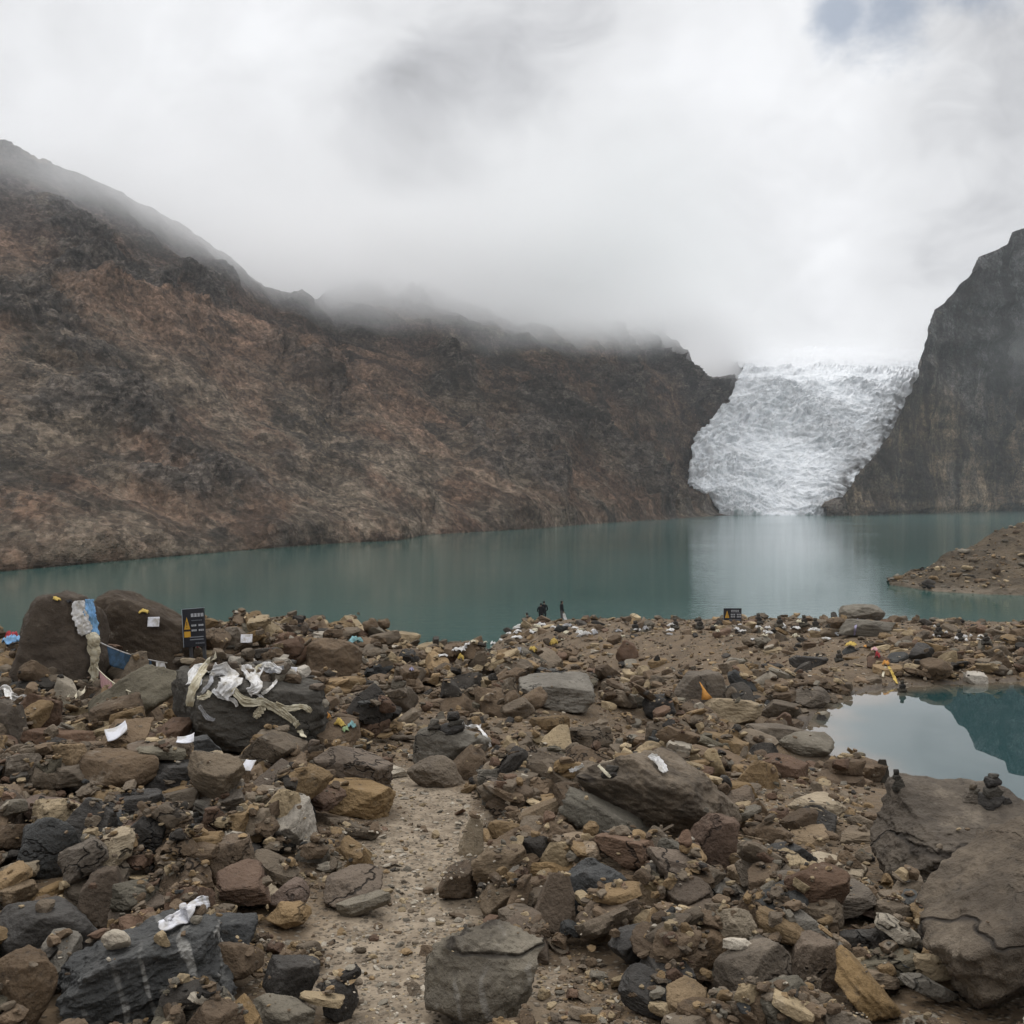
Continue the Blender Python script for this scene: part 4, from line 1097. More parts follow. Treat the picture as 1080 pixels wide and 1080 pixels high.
PROTO_KINDS = ['slab', 'block', 'boulder', 'wedge', 'slab', 'block', 'slab', 'slab', 'block', 'block', 'wedge', 'slab']
PKEYS = list(PAL)
def pick_col(n, d=None):
    p = np.array([.31, .22, .16, .10, .06, .015, .06, .04, .012, .02]); p = p / p.sum()      # order of PAL
    order = ['brown', 'greybrown', 'ochre', 'tan', 'dark', 'slate', 'redbrown', 'grey', 'pale', 'greengrey']
    return np.array(order)[rng.choice(len(order), n, p=p)]

# tier A: the larger loose rocks, largest first, piled on one another
PA = drop_bad(sample(9000), .0, .10, .22)
szp = np.clip(.34 * (1 - rng.uniform(0, 1, len(PA))) ** (-1 / 1.45), .34, 1.30)
wA = szp * hi_px(PA[:, 1]) / F * PA[:, 1]
o_ = np.argsort(-wA / PA[:, 1]); PA, wA = PA[o_], wA[o_]
ITEMS = []
cA = pick_col(len(PA))
for k in range(len(PA)):
    x, y = PA[k]; W = wA[k]
    bh, zt, zg = (q[0] for q in big_here(PA[k:k + 1]))
    if bh and rng.uniform() < .992: continue
    if zt - zg > .16 + .012 * y: continue
    if zt - zg > .85 * W and rng.uniform() < .93: continue
    kid = int(rng.integers(len(PROTO_KINDS))); kind = PROTO_KINDS[kid]
    if kind == 'slab': dims = (W, W * rng.uniform(.55, .9), W * rng.uniform(.15, .32))
    elif kind == 'block': dims = (W, W * rng.uniform(.5, .85), W * rng.uniform(.34, .6))
    elif kind == 'wedge': dims = (W * .9, W * rng.uniform(.6, .8), W * rng.uniform(.5, .8))
    else: dims = (W, W * rng.uniform(.65, .9), W * rng.uniform(.45, .75))
    yaw = rng.uniform(0, math.pi * 2)
    zr = rest_z(x, y, dims[0] / 2, dims[1] / 2, yaw)
    tl = math.radians(min(abs(rng.normal(0, 13)) if rng.uniform() < .92 else rng.uniform(22, 42), 45))
    R = np.array(Matrix.Rotation(yaw, 3, 'Z') @ Matrix.Rotation(tl, 3, 'Y') @ Matrix.Rotation(rng.uniform(-.25, .25), 3, 'X'))
    zc = zr + dims[2] * rng.uniform(.18, .38) + abs(math.sin(tl)) * dims[0] * .16
    ITEMS.append((x, y, zc, dims, R, kid, cA[k], W / y * F))
    stamp(x, y, dims[0] / 2, dims[1] / 2, yaw, zc + dims[2] * .5, dims[2])

def item_arrays(items): return items
NSINGLE = 160
vis = [k for k, it in enumerate(ITEMS) if abs(it[0] / it[1]) < .53 and 2.6 < it[1] < 60]
single = set(sorted(vis, key=lambda k: -ITEMS[k][7])[:NSINGLE])

# individual loose rocks: shared meshes, own material and label
PROTO5 = [mesh_np('rock', rock_shape(ICO[6][0], 500 + k, kd), ICO[6][1]) for k, kd in enumerate(PROTO_KINDS)]
for me in PROTO5: me.materials.append(MAT['brown'])
SHAPE_W = {'slab': ('flat', 'slab-like', 'thin'), 'block': ('blocky', 'squarish'), 'boulder': ('angular', 'chunky'), 'wedge': ('wedge-shaped', 'peaked'), 'round': ('rounded', 'smooth')}
used = {}
SHORT = {}
def short(lbl):
    w_ = lbl.split(' '); stop = {'with', 'beside', 'at', 'behind', 'in', 'on', 'between', 'above', 'below', 'right', 'left', 'lying', 'leaning', 'under', 'topped', 'sloping', 'beyond', 'standing', 'just', 'sitting', 'against', 'cut', 'across', 'reaching', 'pointing', 'supporting', 'by', 'tilted'}
    out = []
    for q in w_:
        if q in stop and len(out) >= 3: break
        out.append(q)
    return ' '.join(out[:7])
# a landmark must be named by words that fit one hero only
cnt = {}
for h in HL: cnt[short(h['label'])] = cnt.get(short(h['label']), 0) + 1
LM = [h for h in HL if cnt[short(h['label'])] == 1 and h['w'] >= 40 and len(short(h['label']).split()) >= 3]
def to_pix(p):
    z = p[2] - CAMZ; c, s = math.cos(PITCH), math.sin(PITCH)
    yc = p[1] * c - z * s; zc = p[1] * s + z * c
    return 540 + F * p[0] / yc, 540 - F * zc / yc
cand = []
for k in sorted(single, key=lambda k: -ITEMS[k][7]):
    x, y, zc, dims, R, kid, ck, wp = ITEMS[k]
    o = bpy.data.objects.new('rock', PROTO5[kid]); COL.objects.link(o)
    o.location = (x, y, zc); o.rotation_euler = Matrix(R.tolist()).to_euler(); o.scale = [q / 2 for q in dims]
    sl = o.material_slots[0]; sl.link = 'OBJECT'; sl.material = MAT[ck]
    px, py = to_pix((x, y, zc))
    lm = sorted(LM, key=lambda h: math.hypot(h['px'] - px, (h['py'] - py) * 1.4))[:4]
    done = False
    for q in range(4):
        h = lm[q]; dx, dy = px - h['px'], py - h['py']
        rel = ('left of' if dx < 0 else 'right of') if abs(dx) > abs(dy) * 1.2 else ('behind' if dy < 0 else 'in front of')
        for sw in SHAPE_W[PROTO_KINDS[kid]]:
            size = 'small ' if wp < 26 else ('large ' if wp > 42 else '')
            art = 'the ' 
            lab = f'{size}{sw} {WORD[ck]} rock {rel} {art}{short(h["label"])}'
            if lab not in used and len(lab.split()) <= 16:
                used[lab] = 1; done = True; break
        if done: break
    if not done: lab = f'{WORD[ck]} loose rock lying in the rubble field'
    tag(o, lab, 'rock', 'loose rocks scattered over the rubble shore')

# everything smaller is uncountable rubble in one mesh
def cloud_mesh(name, items, protos, protof, mat, smooth):
    Vs, Fs, Cs, base = [], [], [], 0
    for (x, y, z, dims, R, kid, col) in items:
        v = (protos[kid] * (np.array(dims) / 2)) @ np.asarray(R).T + np.array([x, y, z])
        Vs.append(v.astype(np.float32)); Fs.append(protof + base); base += len(v)
        Cs.append(np.broadcast_to(np.asarray(col, np.float32), (len(v), 3)))
    me = mesh_np(name, np.concatenate(Vs), np.concatenate(Fs), smooth)
    cattr(me, 'tint', np.concatenate(Cs))
    return stuff(obj(name, me, mat))
def tint(ck):
    a, b_ = PAL[ck]; f = rng.uniform(0, 1); c = np.array(a) * (1 - f) + np.array(b_) * f
    return c * rng.uniform(.85, 1.2)
restA = [(x, y, z, dm, R, kid, tint(ck)) for k, (x, y, z, dm, R, kid, ck, wp) in enumerate(ITEMS) if k not in single]
PR4 = [rock_shape(ICO[4][0], 700 + k, kd) for k, kd in enumerate(PROTO_KINDS)]
PR3 = [rock_shape(ICO[3][0], 800 + k, kd, 1.3) for k, kd in enumerate(PROTO_KINDS)]
big_rest = [it for it in restA]
cloud_mesh('rubble', big_rest, PR4, ICO[4][1], MAT_TINT, False)

# tier B: fist-sized stones
PB = drop_bad(sample(24000, .15), .10, .42, .05)
bh, zt, zg = big_here(PB)
keep = ~(bh & (rng.uniform(0, 1, len(PB)) < .96)); PB = PB[keep]
spB = np.clip(.10 * (1 - rng.uniform(0, 1, len(PB))) ** (-1 / 1.9), .10, .36)
wB = spB * hi_px(PB[:, 1]) / F * PB[:, 1]
o_ = np.argsort(-wB / PB[:, 1]); PB, wB = PB[o_], wB[o_]
cB = pick_col(len(PB)); small = []
for k in range(len(PB)):
    x, y = PB[k]; W = wB[k]; kid = int(rng.integers(len(PROTO_KINDS))); kind = PROTO_KINDS[kid]
    dims = (W, W * rng.uniform(.55, .9), W * (rng.uniform(.16, .34) if kind == 'slab' else rng.uniform(.4, .7)))
    yaw = rng.uniform(0, 6.28); zr = rest_z(x, y, dims[0] / 2, dims[1] / 2, yaw)
    if zr - float(RG[min(max(int((math.log(y) - RL0) / (RL1 - RL0) * (RNL - 1)), 0), RNL - 1), min(max(int((x / y - RT0) / (RT1 - RT0) * (RNT - 1)), 0), RNT - 1)]) > .24 + .014 * y: continue
    tl = abs(rng.normal(0, .3))
    R = np.array(Matrix.Rotation(yaw, 3, 'Z') @ Matrix.Rotation(tl, 3, 'Y') @ Matrix.Rotation(rng.uniform(-.3, .3), 3, 'X'))
    zc = zr + dims[2] * rng.uniform(.15, .4) + tl * W * .12
    small.append((x, y, zc, dims, R, kid, tint(cB[k])))
    stamp(x, y, dims[0] / 2, dims[1] / 2, yaw, zc + dims[2] * .5, dims[2])
cloud_mesh('stones', small, PR3, ICO[3][1], MAT_TINT, False)

# tier C: gravel chips, thickest on the path and the bare soil
PR2 = []
for k in range(10):
    v = ICO[2][0].copy(); r_ = np.random.default_rng(900 + k); v = rock_shape(v, 900 + k, ('slab', 'block', 'slab', 'boulder')[k % 4], .8); PR2.append(v)
PC = drop_bad(sample(52000, .06), 1., 1.)
pmC = path_mask(PC); smC = soil_mask(PC)
keep = rng.uniform(0, 1, len(PC)) < .30 + .7 * np.maximum(pmC, smC); PC = PC[keep]; pmC = pmC[keep]
bh, zt, zg = big_here(PC); keep = ~(bh & (rng.uniform(0, 1, len(PC)) < .985)); PC, pmC = PC[keep], pmC[keep]
bh, zt, zg = big_here(PC)
wC = np.clip(1.6 * (1 - rng.uniform(0, 1, len(PC))) ** (-1 / 2.2), 1.6, 9) * np.interp(np.log(PC[:, 1]), np.log([3, 6, 14, 50]), [1.45, 1.1, .8, .6]) / F * PC[:, 1]
items = []
for k in range(len(PC)):
    W = wC[k]; dims = (W, W * rng.uniform(.5, .9), W * rng.uniform(.2, .5)); yaw = rng.uniform(0, 6.28); tl = rng.normal(0, .25)
    cy, sy = math.cos(yaw), math.sin(yaw); ct, st = math.cos(tl), math.sin(tl)
    R = np.array([[cy * ct, -sy, cy * st], [sy * ct, cy, sy * st], [-st, 0, ct]])
    ck = ('grey', 'pale', 'tan', 'grey', 'greybrown', 'pale')[int(rng.integers(6))] if rng.uniform() < .25 + .7 * pmC[k] else ('brown', 'ochre', 'tan', 'greybrown', 'brown')[int(rng.integers(5))]
    items.append((PC[k, 0], PC[k, 1], zt[k] + dims[2] * .2, dims, R, k % 10, tint(ck)))
cloud_mesh('gravel', items, PR2, ICO[2][1], MAT_TINT, False)

# stones lying on the headland across the water
hp = HEADP.reshape(-1, 3); hp = hp[(hp[:, 2] > .15) & (hp[:, 1] < 150)]
items = []
for k in rng.integers(0, len(hp), 900):
    p_ = hp[k]; W = .22 * (1 - rng.uniform()) ** (-1 / 2.2); W = min(W, 1.6); kid = int(rng.integers(len(PROTO_KINDS)))
    R = np.array(Matrix.Rotation(rng.uniform(0, 6.28), 3, 'Z') @ Matrix.Rotation(rng.normal(0, .2), 3, 'Y'))
    ck = ('brown', 'greybrown', 'ochre', 'grey', 'tan', 'dark')[int(rng.integers(6))]
    items.append((p_[0], p_[1], p_[2] + .12 * W, (W, W * .7, W * rng.uniform(.25, .5)), R, kid, tint(ck)))
cloud_mesh('headland_stones', items, PR3, ICO[3][1], MAT_TINT, True)
# ================================================================ everything people left or stand among the rocks
bpy.context.view_layer.update()
DG = bpy.context.evaluated_depsgraph_get()
EYE = Vector((0, 0, CAMZ))
def cast(px, py, up=0.):
    """the surface seen at a photograph pixel: point and normal"""
    d = Vector(pix_dir(px, py)).normalized()
    ok, p, n, *_ = S.ray_cast(DG, EYE, d)
    if ok and p.y < 95 and p.z > .1: return np.array(p), np.array(n)
    q = gpt(px, py); return q, np.array([0, 0, 1.])
def floor_cast(px, py):
    """like cast but looks a little higher up the picture until the surface can carry something"""
    for dy in (0, -1, -2, -3, -4, -6, -8):
        p, n = cast(px, py + dy)
        if n[2] > .45: return p
    return cast(px, py)[0]
def drop(x, y, z0=None):
    ok, p, n, *_ = S.ray_cast(DG, Vector((x, y, CAMZ + 4)), Vector((0, 0, -1)))
    return p.z if ok else float(ground_z([[x, y]])[0])

CLOTH = {}
def cloth_mat(name, col, var=.1, rough=.85):
    m, t, b = material('cloth_' + name)
    P = t.new('ShaderNodeNewGeometry').outputs['Position']
    n = t.noise(P, 14, 5, .65); n2 = t.noise(P, 120, 2)
    c = t.mix(t.range(n, .32, .60), tuple(x * k_ for x, k_ in zip(col, (.60, .56, .48))), col)
    t.put(b.inputs['Base Color'], c); b.inputs['Roughness'].default_value = rough
    b.inputs['Specular IOR Level'].default_value = .2
    t.link(t.bump(t.math('ADD', n, t.math('MULTIPLY', n2, .2)), .35, .01), b.inputs['Normal'])
    CLOTH[name] = m; return m
for nm, c in {'white': (.56, .55, .54), 'cream': (.46, .42, .32), 'yellow': (.50, .36, .10), 'orange': (.50, .24, .06), 'blue': (.20, .38, .62), 'navy': (.045, .085, .14), 'red': (.34, .04, .05), 'pink': (.55, .33, .34),
              'green': (.22, .30, .16), 'teal': (.20, .36, .38), 'grey': (.30, .30, .31), 'paper': (.56, .56, .59), 'black': (.012, .012, .014), 'violet': (.26, .24, .34)}.items(): cloth_mat(nm, c)

def catmull(P, n):
    P = np.asarray(P, float); Q = np.concatenate([[2 * P[0] - P[1]], P, [2 * P[-1] - P[-2]]])
    out = []
    for u in np.linspace(0, len(P) - 1 - 1e-6, n):
        i = int(u); f = u - i; a, b_, c, d = Q[i:i + 4]
        out.append(.5 * ((2 * b_) + (c - a) * f + (2 * a - 5 * b_ + 4 * c - d) * f * f + (3 * b_ - a - 3 * c + d) * f ** 3))
    return np.array(out)

def solid(me, th):
    """give a sheet real thickness: a second skin along the vertex normals, closed round the rim"""
    n = len(me.vertices); V = np.zeros(n * 3, np.float32); me.vertices.foreach_get('co', V); V = V.reshape(-1, 3)
    N_ = np.array([v.normal[:] for v in me.vertices])
    fs = [tuple(p.vertices) for p in me.polygons]
    edges = {}
    for f in fs:
        for a_, b_ in zip(f, f[1:] + f[:1]): edges[(a_, b_)] = 1
    rim = [(a_, b_) for (a_, b_) in edges if (b_, a_) not in edges]
    faces = fs + [tuple(v + n for v in f[::-1]) for f in fs] + [(b_, a_, a_ + n, b_ + n) for a_, b_ in rim]
    me.clear_geometry(); me.from_pydata(np.concatenate([V, V - N_ * th]).tolist(), [], faces); me.update()
    me.polygons.foreach_set('use_smooth', np.ones(len(me.polygons), bool)); return me

def ribbon_mesh(name, pts, nrm, width, seed, folds=1.0, taper=.3, th=.004):
    n, k = max(30, len(pts) * 12), 17
    C = catmull(pts, n); Nn = catmull(nrm, n); Nn /= np.linalg.norm(Nn, axis=1)[:, None] + 1e-9
    T = np.gradient(C, axis=0); T /= np.linalg.norm(T, axis=1)[:, None] + 1e-9
    A = np.cross(T, Nn); A /= np.linalg.norm(A, axis=1)[:, None] + 1e-9
    u = np.linspace(0, 1, n); w_ = width * (1 - taper * np.abs(2 * u - 1) ** 3) * (1 + .35 * perlin(np.stack([u * 7 + seed, 0 * u, 0 * u], -1)))
    v = np.linspace(-.5, .5, k)
    G = C[:, None] + A[:, None] * (v[None] * w_[:, None])[..., None]
    uu, vv = np.meshgrid(u, v, indexing='ij')
    f = ridged(np.stack([uu.ravel() * 2.6 + seed, vv.ravel() * 3.4 + .8 * np.sin(uu.ravel() * 5), 0 * uu.ravel() + seed], -1), 4).reshape(n, k)
    g2 = fbm(np.stack([uu.ravel() * 9 + seed, vv.ravel() * 5, 0 * uu.ravel() + seed], -1), 3).reshape(n, k)
    G = G + Nn[:, None] * ((f * .20 + g2 * .10) * width * folds + .006)[..., None]
    G = G + A[:, None] * ((np.sign(v)[None] * (np.abs(v)[None] > .42)) * g2 * .12 * width)[..., None]
    me = mesh_np(name, G.reshape(-1, 3), grid_faces(k, n))
    return solid(me, th)

def scarf(pix, width_px, mat, label, group=None, seed=1, name='scarf', lift=.02, folds=1., cat='scarf'):
    P, Nm = [], []
    for q in pix:
        p, n = cast(*q); to = np.array(EYE) - p; to /= np.linalg.norm(to)
        n = n * .6 + to * .6; n /= np.linalg.norm(n)
        P.append(p + n * lift); Nm.append(n)
    # keep one distance along the strip so that it cannot jump between near and far surfaces
    Y = np.array([p[1] for p in P]); med = np.median(Y)
    for p in P:
        if abs(p[1] - med) > .12 * med:
            k = (med + np.sign(p[1] - med) * .08 * med) / p[1]; e = np.array(EYE); p[:] = e + (p - e) * k
    d = np.mean([p[1] for p in P])
    me = ribbon_mesh(name, P, Nm, width_px / F * d, seed, folds)
    return tag(obj(name, me, CLOTH[mat]), label, cat, group)

def crumple(px, py, wp, hp, mat, label, group=None, seed=0, name='scarf', cat='scarf', parent=None):
    """a cloth dropped in a heap over the stones"""
    p = floor_cast(px, py); d = p[1]; W = wp / F * d; H = max(hp / F * d, .3 * W)
    n = 16 if wp > 14 else 11; u = np.linspace(-1, 1, n)
    U, Vv = np.meshgrid(u, u, indexing='ij'); U, Vv = U.ravel(), Vv.ravel(); r = np.hypot(U, Vv)
    th = np.arctan2(Vv, U); R_ = np.minimum(r, 1.25) * (.75 + .35 * perlin(np.stack([np.cos(th) * 1.3 + seed, np.sin(th) * 1.3, 0 * th], -1)))
    q = np.stack([U * 2.2 + seed * 3.1, Vv * 2.2, 0 * U + seed], -1)
    f = ridged(q, 3)
    x = R_ * np.cos(th) * W * .5 + .06 * W * perlin(q + 4); y = R_ * np.sin(th) * W * .32
    el_ = rng.uniform(.65, 1.5); x, y = x * el_, y / el_
    z = H * np.clip(.20 + .42 * f + .45 * perlin(q * .6 + 9), -.05, 1.) * np.exp(-(r / 1.15) ** 4) + .02 * W
    me = mesh_np(name, np.stack([x, y, z], -1), grid_faces(n, n)); solid(me, .012 * W)
    o = obj(name, me, CLOTH[mat]); o.location = (p[0], p[1] + .1 * W, p[2] - .03 * H); o.rotation_euler = (0, 0, rng.uniform(-1, 1))
    if parent: return o
    return tag(o, label, cat, group)

def sheet(px, py, wp, hp, mat, label, tilt=50, yaw=0, roll=0, curl=.15, seed=0, name='paper', cat='paper', lift=.02):
    """a stiff sheet lying or leaning at a pixel"""
    p, n = cast(px, py); d = p[1]; W = wp / F * d; H = hp / F * d / max(math.sin(math.radians(tilt)), .35)
    k = 12; U, V_ = np.meshgrid(np.linspace(-.5, .5, k), np.linspace(-.5, .5, k), indexing='ij'); U, V_ = U.ravel(), V_.ravel()
    z = curl * W * (U ** 2 * 2 + .6 * np.sin(V_ * 4 + seed) * U) + .03 * W * perlin(np.stack([U * 3 + seed, V_ * 3, 0 * U], -1))
    me = mesh_np(name, np.stack([U * W, V_ * H, z], -1), grid_faces(k, k)); solid(me, .003)
    o = obj(name, me, CLOTH[mat])
    o.rotation_euler = (math.radians(tilt), math.radians(roll), math.radians(yaw))
    to = np.array(EYE) - p; to /= np.linalg.norm(to)
    o.location = p + to * (lift + .25 * H * math.cos(math.radians(tilt))) + np.array([0, 0, .3 * H * math.sin(math.radians(tilt))])
    return tag(o, label, cat)

# ---------------------------------------------------------------- scarves and flag on the tall brown boulder
scarf([(80, 636), (83, 648), (87, 660), (91, 670)], 15, 'white', 'white half of the doubled scarf hanging on the edge of the tall boulder', seed=2, folds=.6, lift=.05)
scarf([(92, 635), (93, 646), (95, 658), (97, 672)], 11, 'blue', 'light blue scarf hanging on the right edge of the tall rounded boulder', seed=5, folds=.7, lift=.07)
d0 = cast(96, 668)[0][1] - .12
def at(px, py, y): d = pix_dir(px, py); return np.array([0, 0, CAMZ]) + d * y
# knotted white scarf hanging like a rope
pts = [at(x, y, d0 - .004 * i) for i, (x, y) in enumerate([(96, 668), (99, 676), (98, 684), (101, 692), (100, 700), (101, 711), (100, 722), (98, 731)])]
nr = [np.array([0, -1, .1])] * len(pts)
me = ribbon_mesh('knotted_scarf', pts, nr, 8.5 / F * d0, 9, 1.3, .1, .006)
ks = tag(obj('knotted_scarf', me, CLOTH['cream']), 'knotted cream scarf hanging down beside the tall rounded boulder', 'scarf')
bm = bmesh.new()
for (x, y, r_) in ((99, 676, 5.4), (101, 687, 4.2), (100, 695, 3.8)):
    mt = Matrix.Translation(Vector(at(x, y, d0 - .03))) @ Matrix.Diagonal((.95, .7, 1.35, 1))
    ret = bmesh.ops.create_icosphere(bm, subdivisions=4, radius=r_ / F * d0, matrix=mt)
    V_ = np.array([v.co[:] for v in ret['verts']]); f = ridged(V_ / .028, 4)
    c0 = V_.mean(0)
    for v, k in zip(ret['verts'], f): v.co = Vector(c0 + (np.array(v.co) - c0) * (1 + .22 * k))
me = bpy.data.meshes.new('knot'); bm.to_mesh(me); bm.free()
for p_ in me.polygons: p_.use_smooth = True
obj('knot', me, CLOTH['cream'], ks)
# prayer flag string
def near(px, py, r=4): return min(cast(px + a_, py + b_)[0][1] for a_ in (-r, 0, r) for b_ in (-r, 0, r))
dB = near(174, 699) - .05
A_, B_ = at(104, 677, d0 - .02), at(176, 699, dB)
root = bpy.data.objects.new('prayer_flag_string', None); COL.objects.link(root); root.location = A_
tag(root, 'blue prayer flag hanging from a white cord between the tall boulder and the leaning slab', 'prayer flag')
def sag(u, A, B, s): return A + (B - A) * u + np.array([0, 0, -s]) * (4 * u * (1 - u))
def tube(name, P, r, mat, parent=None, sides=6):
    P = np.asarray(P, float); T = np.gradient(P, axis=0); T /= np.linalg.norm(T, axis=1)[:, None]
    up = np.array([.1, .2, 1.]); A = np.cross(T, up); A /= np.linalg.norm(A, axis=1)[:, None]; Bv = np.cross(T, A)
    a = np.linspace(0, 2 * np.pi, sides, endpoint=False)
    G = P[:, None] + r * (np.cos(a)[None, :, None] * A[:, None] + np.sin(a)[None, :, None] * Bv[:, None])
    n = len(P); f = [(i * sides + j, i * sides + (j + 1) % sides, (i + 1) * sides + (j + 1) % sides, (i + 1) * sides + j) for i in range(n - 1) for j in range(sides)]
    o = obj(name, mesh_np(name, G.reshape(-1, 3), np.array(f)), mat, parent)
    if parent is not None: o.matrix_parent_inverse = Matrix.Translation(-Vector(parent.location))
    return o
def keep(o, parent): o.parent = parent; o.matrix_parent_inverse = Matrix.Translation(-Vector(parent.location)); return o
us = np.linspace(0, 1, 24); SG = .035
tube('cord', [sag(u, A_, B_, SG) for u in us], .007, CLOTH['white'], root)
def flag(u0, u1, h, mat, seed, nm='flag'):
    n, k = 16, 10; U = np.linspace(u0, u1, n); G = []
    for u in U:
        top = sag(u, A_, B_, SG)
        for v in np.linspace(0, 1, k):
            w_ = .02 * math.sin(u * 26 + v * 2 + seed) * v + .012 * math.sin(u * 60 + 3 * v)
            G.append(top + np.array([.02 * v, -w_, -h * v]))
    me = mesh_np(nm, np.array(G), grid_faces(k, n)); solid(me, .003)
    return keep(obj(nm, me, CLOTH[mat]), root)
hflag = 20 / F * d0
flag(.12, .76, hflag, 'navy', 1); flag(.82, .97, hflag * .6, 'white', 3)
# second string lower down
root = bpy.data.objects.new('prayer_flag_string', None); COL.objects.link(root)
A_, B_, SG = at(102, 704, d0 - .06), at(138, 730, near(138, 730) - .05), .03; root.location = A_
tag(root, 'short string with a brick-red and a white flag at the foot of the brown boulders', 'prayer flag')
tube('cord', [sag(u, A_, B_, SG) for u in us], .006, CLOTH['cream'], root)
flag(.08, .50, 17 / F * d0, 'pink', 2); flag(.55, .95, 10 / F * d0, 'cream', 4)
scarf([(98, 716), (90, 726), (80, 734), (72, 740)], 7, 'cream', 'cream scarf trailing left over stones below the knotted scarf', seed=12)
crumple(58, 636, 13, 5, 'yellow', 'small yellow cloth on top of the tall rounded boulder', seed=3)
crumple(72, 636, 14, 5, 'black', 'dark rag on top of the tall rounded boulder', seed=4, name='rag', cat='rag')
crumple(151, 654, 12, 7, 'yellow', 'yellow-orange cloth on the brown boulder beside the small white card', seed=6)
sheet(162, 659, 12, 10, 'paper', 'small white card standing on the slope of the brown boulder', 70, 8, 0, .05, 1, name='card', cat='card')
crumple(10, 663, 22, 14, 'red', 'red cloth at the left edge behind the tall boulder', seed=8, name='cloth', cat='cloth')
crumple(6, 650, 18, 8, 'black', 'black cloth at the left edge above the red cloth', seed=9, name='cloth', cat='cloth')
crumple(12, 684, 26, 12, 'blue', 'blue and white cloth at the left edge below the red cloth', seed=10, name='cloth', cat='cloth')
scarf([(-6, 728), (6, 732), (16, 740), (30, 737)], 15, 'white', 'white scarf spread over rocks at the left edge', seed=14, folds=1.2)
scarf([(4, 724), (8, 734), (4, 746)], 8, 'white', 'narrow white scarf end at the left edge above the grey-brown rock', seed=15)

# ---------------------------------------------------------------- scarves on the big dark boulder
SG_ = 'white scarves draped over the big dark boulder'
SC = [([(228, 692), (219, 702), (210, 716), (204, 730), (202, 744)], 9, 'cream', 'long cream scarf hanging over the left front of the big dark boulder'),
      ([(201, 722), (206, 708), (214, 704), (222, 712)], 8, 'white', 'looped white scarf at the top left of the big dark boulder'),
      ([(224, 706), (236, 710), (244, 722), (234, 732)], 20, 'white', 'bunched wide white scarf on top of the big dark boulder'),
      ([(246, 728), (256, 738), (268, 742), (278, 740), (290, 746), (300, 752), (308, 760)], 9, 'cream', 'cream scarf lying along the front edge of the big dark boulder'),
      ([(308, 756), (312, 764), (316, 772), (320, 780)], 6, 'cream', 'thin cream scarf tail hanging on the right front of the big dark boulder'),
      ([(278, 742), (274, 750), (268, 758)], 8, 'cream', 'short cream scarf end hanging at the middle of the dark boulder'),
      ([(256, 704), (264, 716), (270, 726), (262, 730)], 12, 'white', 'white scarf among the piled stones on the dark boulder'),
      ([(268, 718), (278, 706), (288, 702), (296, 708)], 7, 'white', 'white scarf strip winding right between the piled stones'),
      ([(290, 740), (304, 748), (318, 746), (328, 750)], 6, 'cream', 'cream scarf lying at the right end of the dark boulder top'),
      ([(210, 744), (218, 756), (226, 760)], 4, 'grey', 'thin greyish scarf clinging to the left face of the dark boulder')]
sheet(304, 716, 17, 15, 'paper', 'white square card standing among the stones piled on the dark boulder', 62, -6, 3, .06, 2, name='card', cat='card')
sheet(260, 676, 12, 8, 'paper', 'small white card on the rocks right of the tall warning sign', 55, 10, 0, .05, 5, name='card', cat='card')

# small stones heaped on the dark boulder: each rests on what is below it
STM = [mesh_np('stone', rock_shape(ICO[5][0], 1500 + k, kd, 1.1), ICO[5][1]) for k, kd in enumerate(('slab', 'block', 'slab', 'boulder', 'slab', 'wedge'))]
for me in STM: me.materials.append(MAT['greybrown'])
def put_stone(x, y, z, dims, k, mk, label, yaw=None, tilt=0., group=None):
    o = bpy.data.objects.new('stone', STM[k % len(STM)]); COL.objects.link(o)
    o.scale = [q / 2 for q in dims]; o.location = (x, y, z + dims[2] * .42)
    o.rotation_euler = (rng.uniform(-.06, .06), tilt, rng.uniform(0, 6.28) if yaw is None else yaw)
    sl = o.material_slots[0]; sl.link = 'OBJECT'; sl.material = MAT[mk]
    return tag(o, label, 'stone', group)
pile_cols = ['brown', 'greybrown', 'grey', 'tan', 'greybrown', 'brown', 'pale', 'dark']
hb = HEROES['big dark boulder topped with white scarves and small stones']
def refresh():
    global DG
    bpy.context.view_layer.update(); DG = bpy.context.evaluated_depsgraph_get()
npile = 0
for rnd_ in range(5):
    for k in range(22 - 3 * rnd_):
        x0 = rng.uniform(-.42, .40) * (1 - .15 * rnd_); y0 = .06 + rng.uniform(-.20, .20) * (1 - .15 * rnd_)
        W0 = 184 / F * hb.location.y
        x, y = hb.location.x + x0 * W0, hb.location.y + y0 * W0
        z = drop(x, y)
        if z < hb.location.z + .02: continue
        s_ = rng.uniform(.08, .20) * (1 - .08 * rnd_)
        put_stone(x, y, z - .012, (s_, s_ * rng.uniform(.6, .9), s_ * rng.uniform(.25, .6)), int(rng.integers(6)), pile_cols[int(rng.integers(8))],
                  'small flat stone heaped on top of the big dark boulder', tilt=rng.normal(0, .18), group='small stones heaped on the big dark boulder')
        npile += 1
    refresh()
rs = np.random.default_rng(5)
for k in range(9):
    x0, y0 = rs.uniform(206, 284), rs.uniform(700, 738); pp = [(x0, y0)]
    a0 = rs.uniform(-.9, .9)
    for q in range(int(rs.integers(2, 5))):
        a0 += rs.normal(0, .6); pp.append((pp[-1][0] + 9 * math.cos(a0), pp[-1][1] + 7 * math.sin(a0)))
    SC.append((pp, rs.uniform(2.5, 5.5), ('white', 'cream', 'white', 'grey')[k % 4], 'short pale scarf tangled among the stones on the big dark boulder'))
for i, (pp, wd, mt, lb) in enumerate(SC): scarf(pp, wd, mt, lb, SG_, seed=20 + i * 3, folds=1.1)

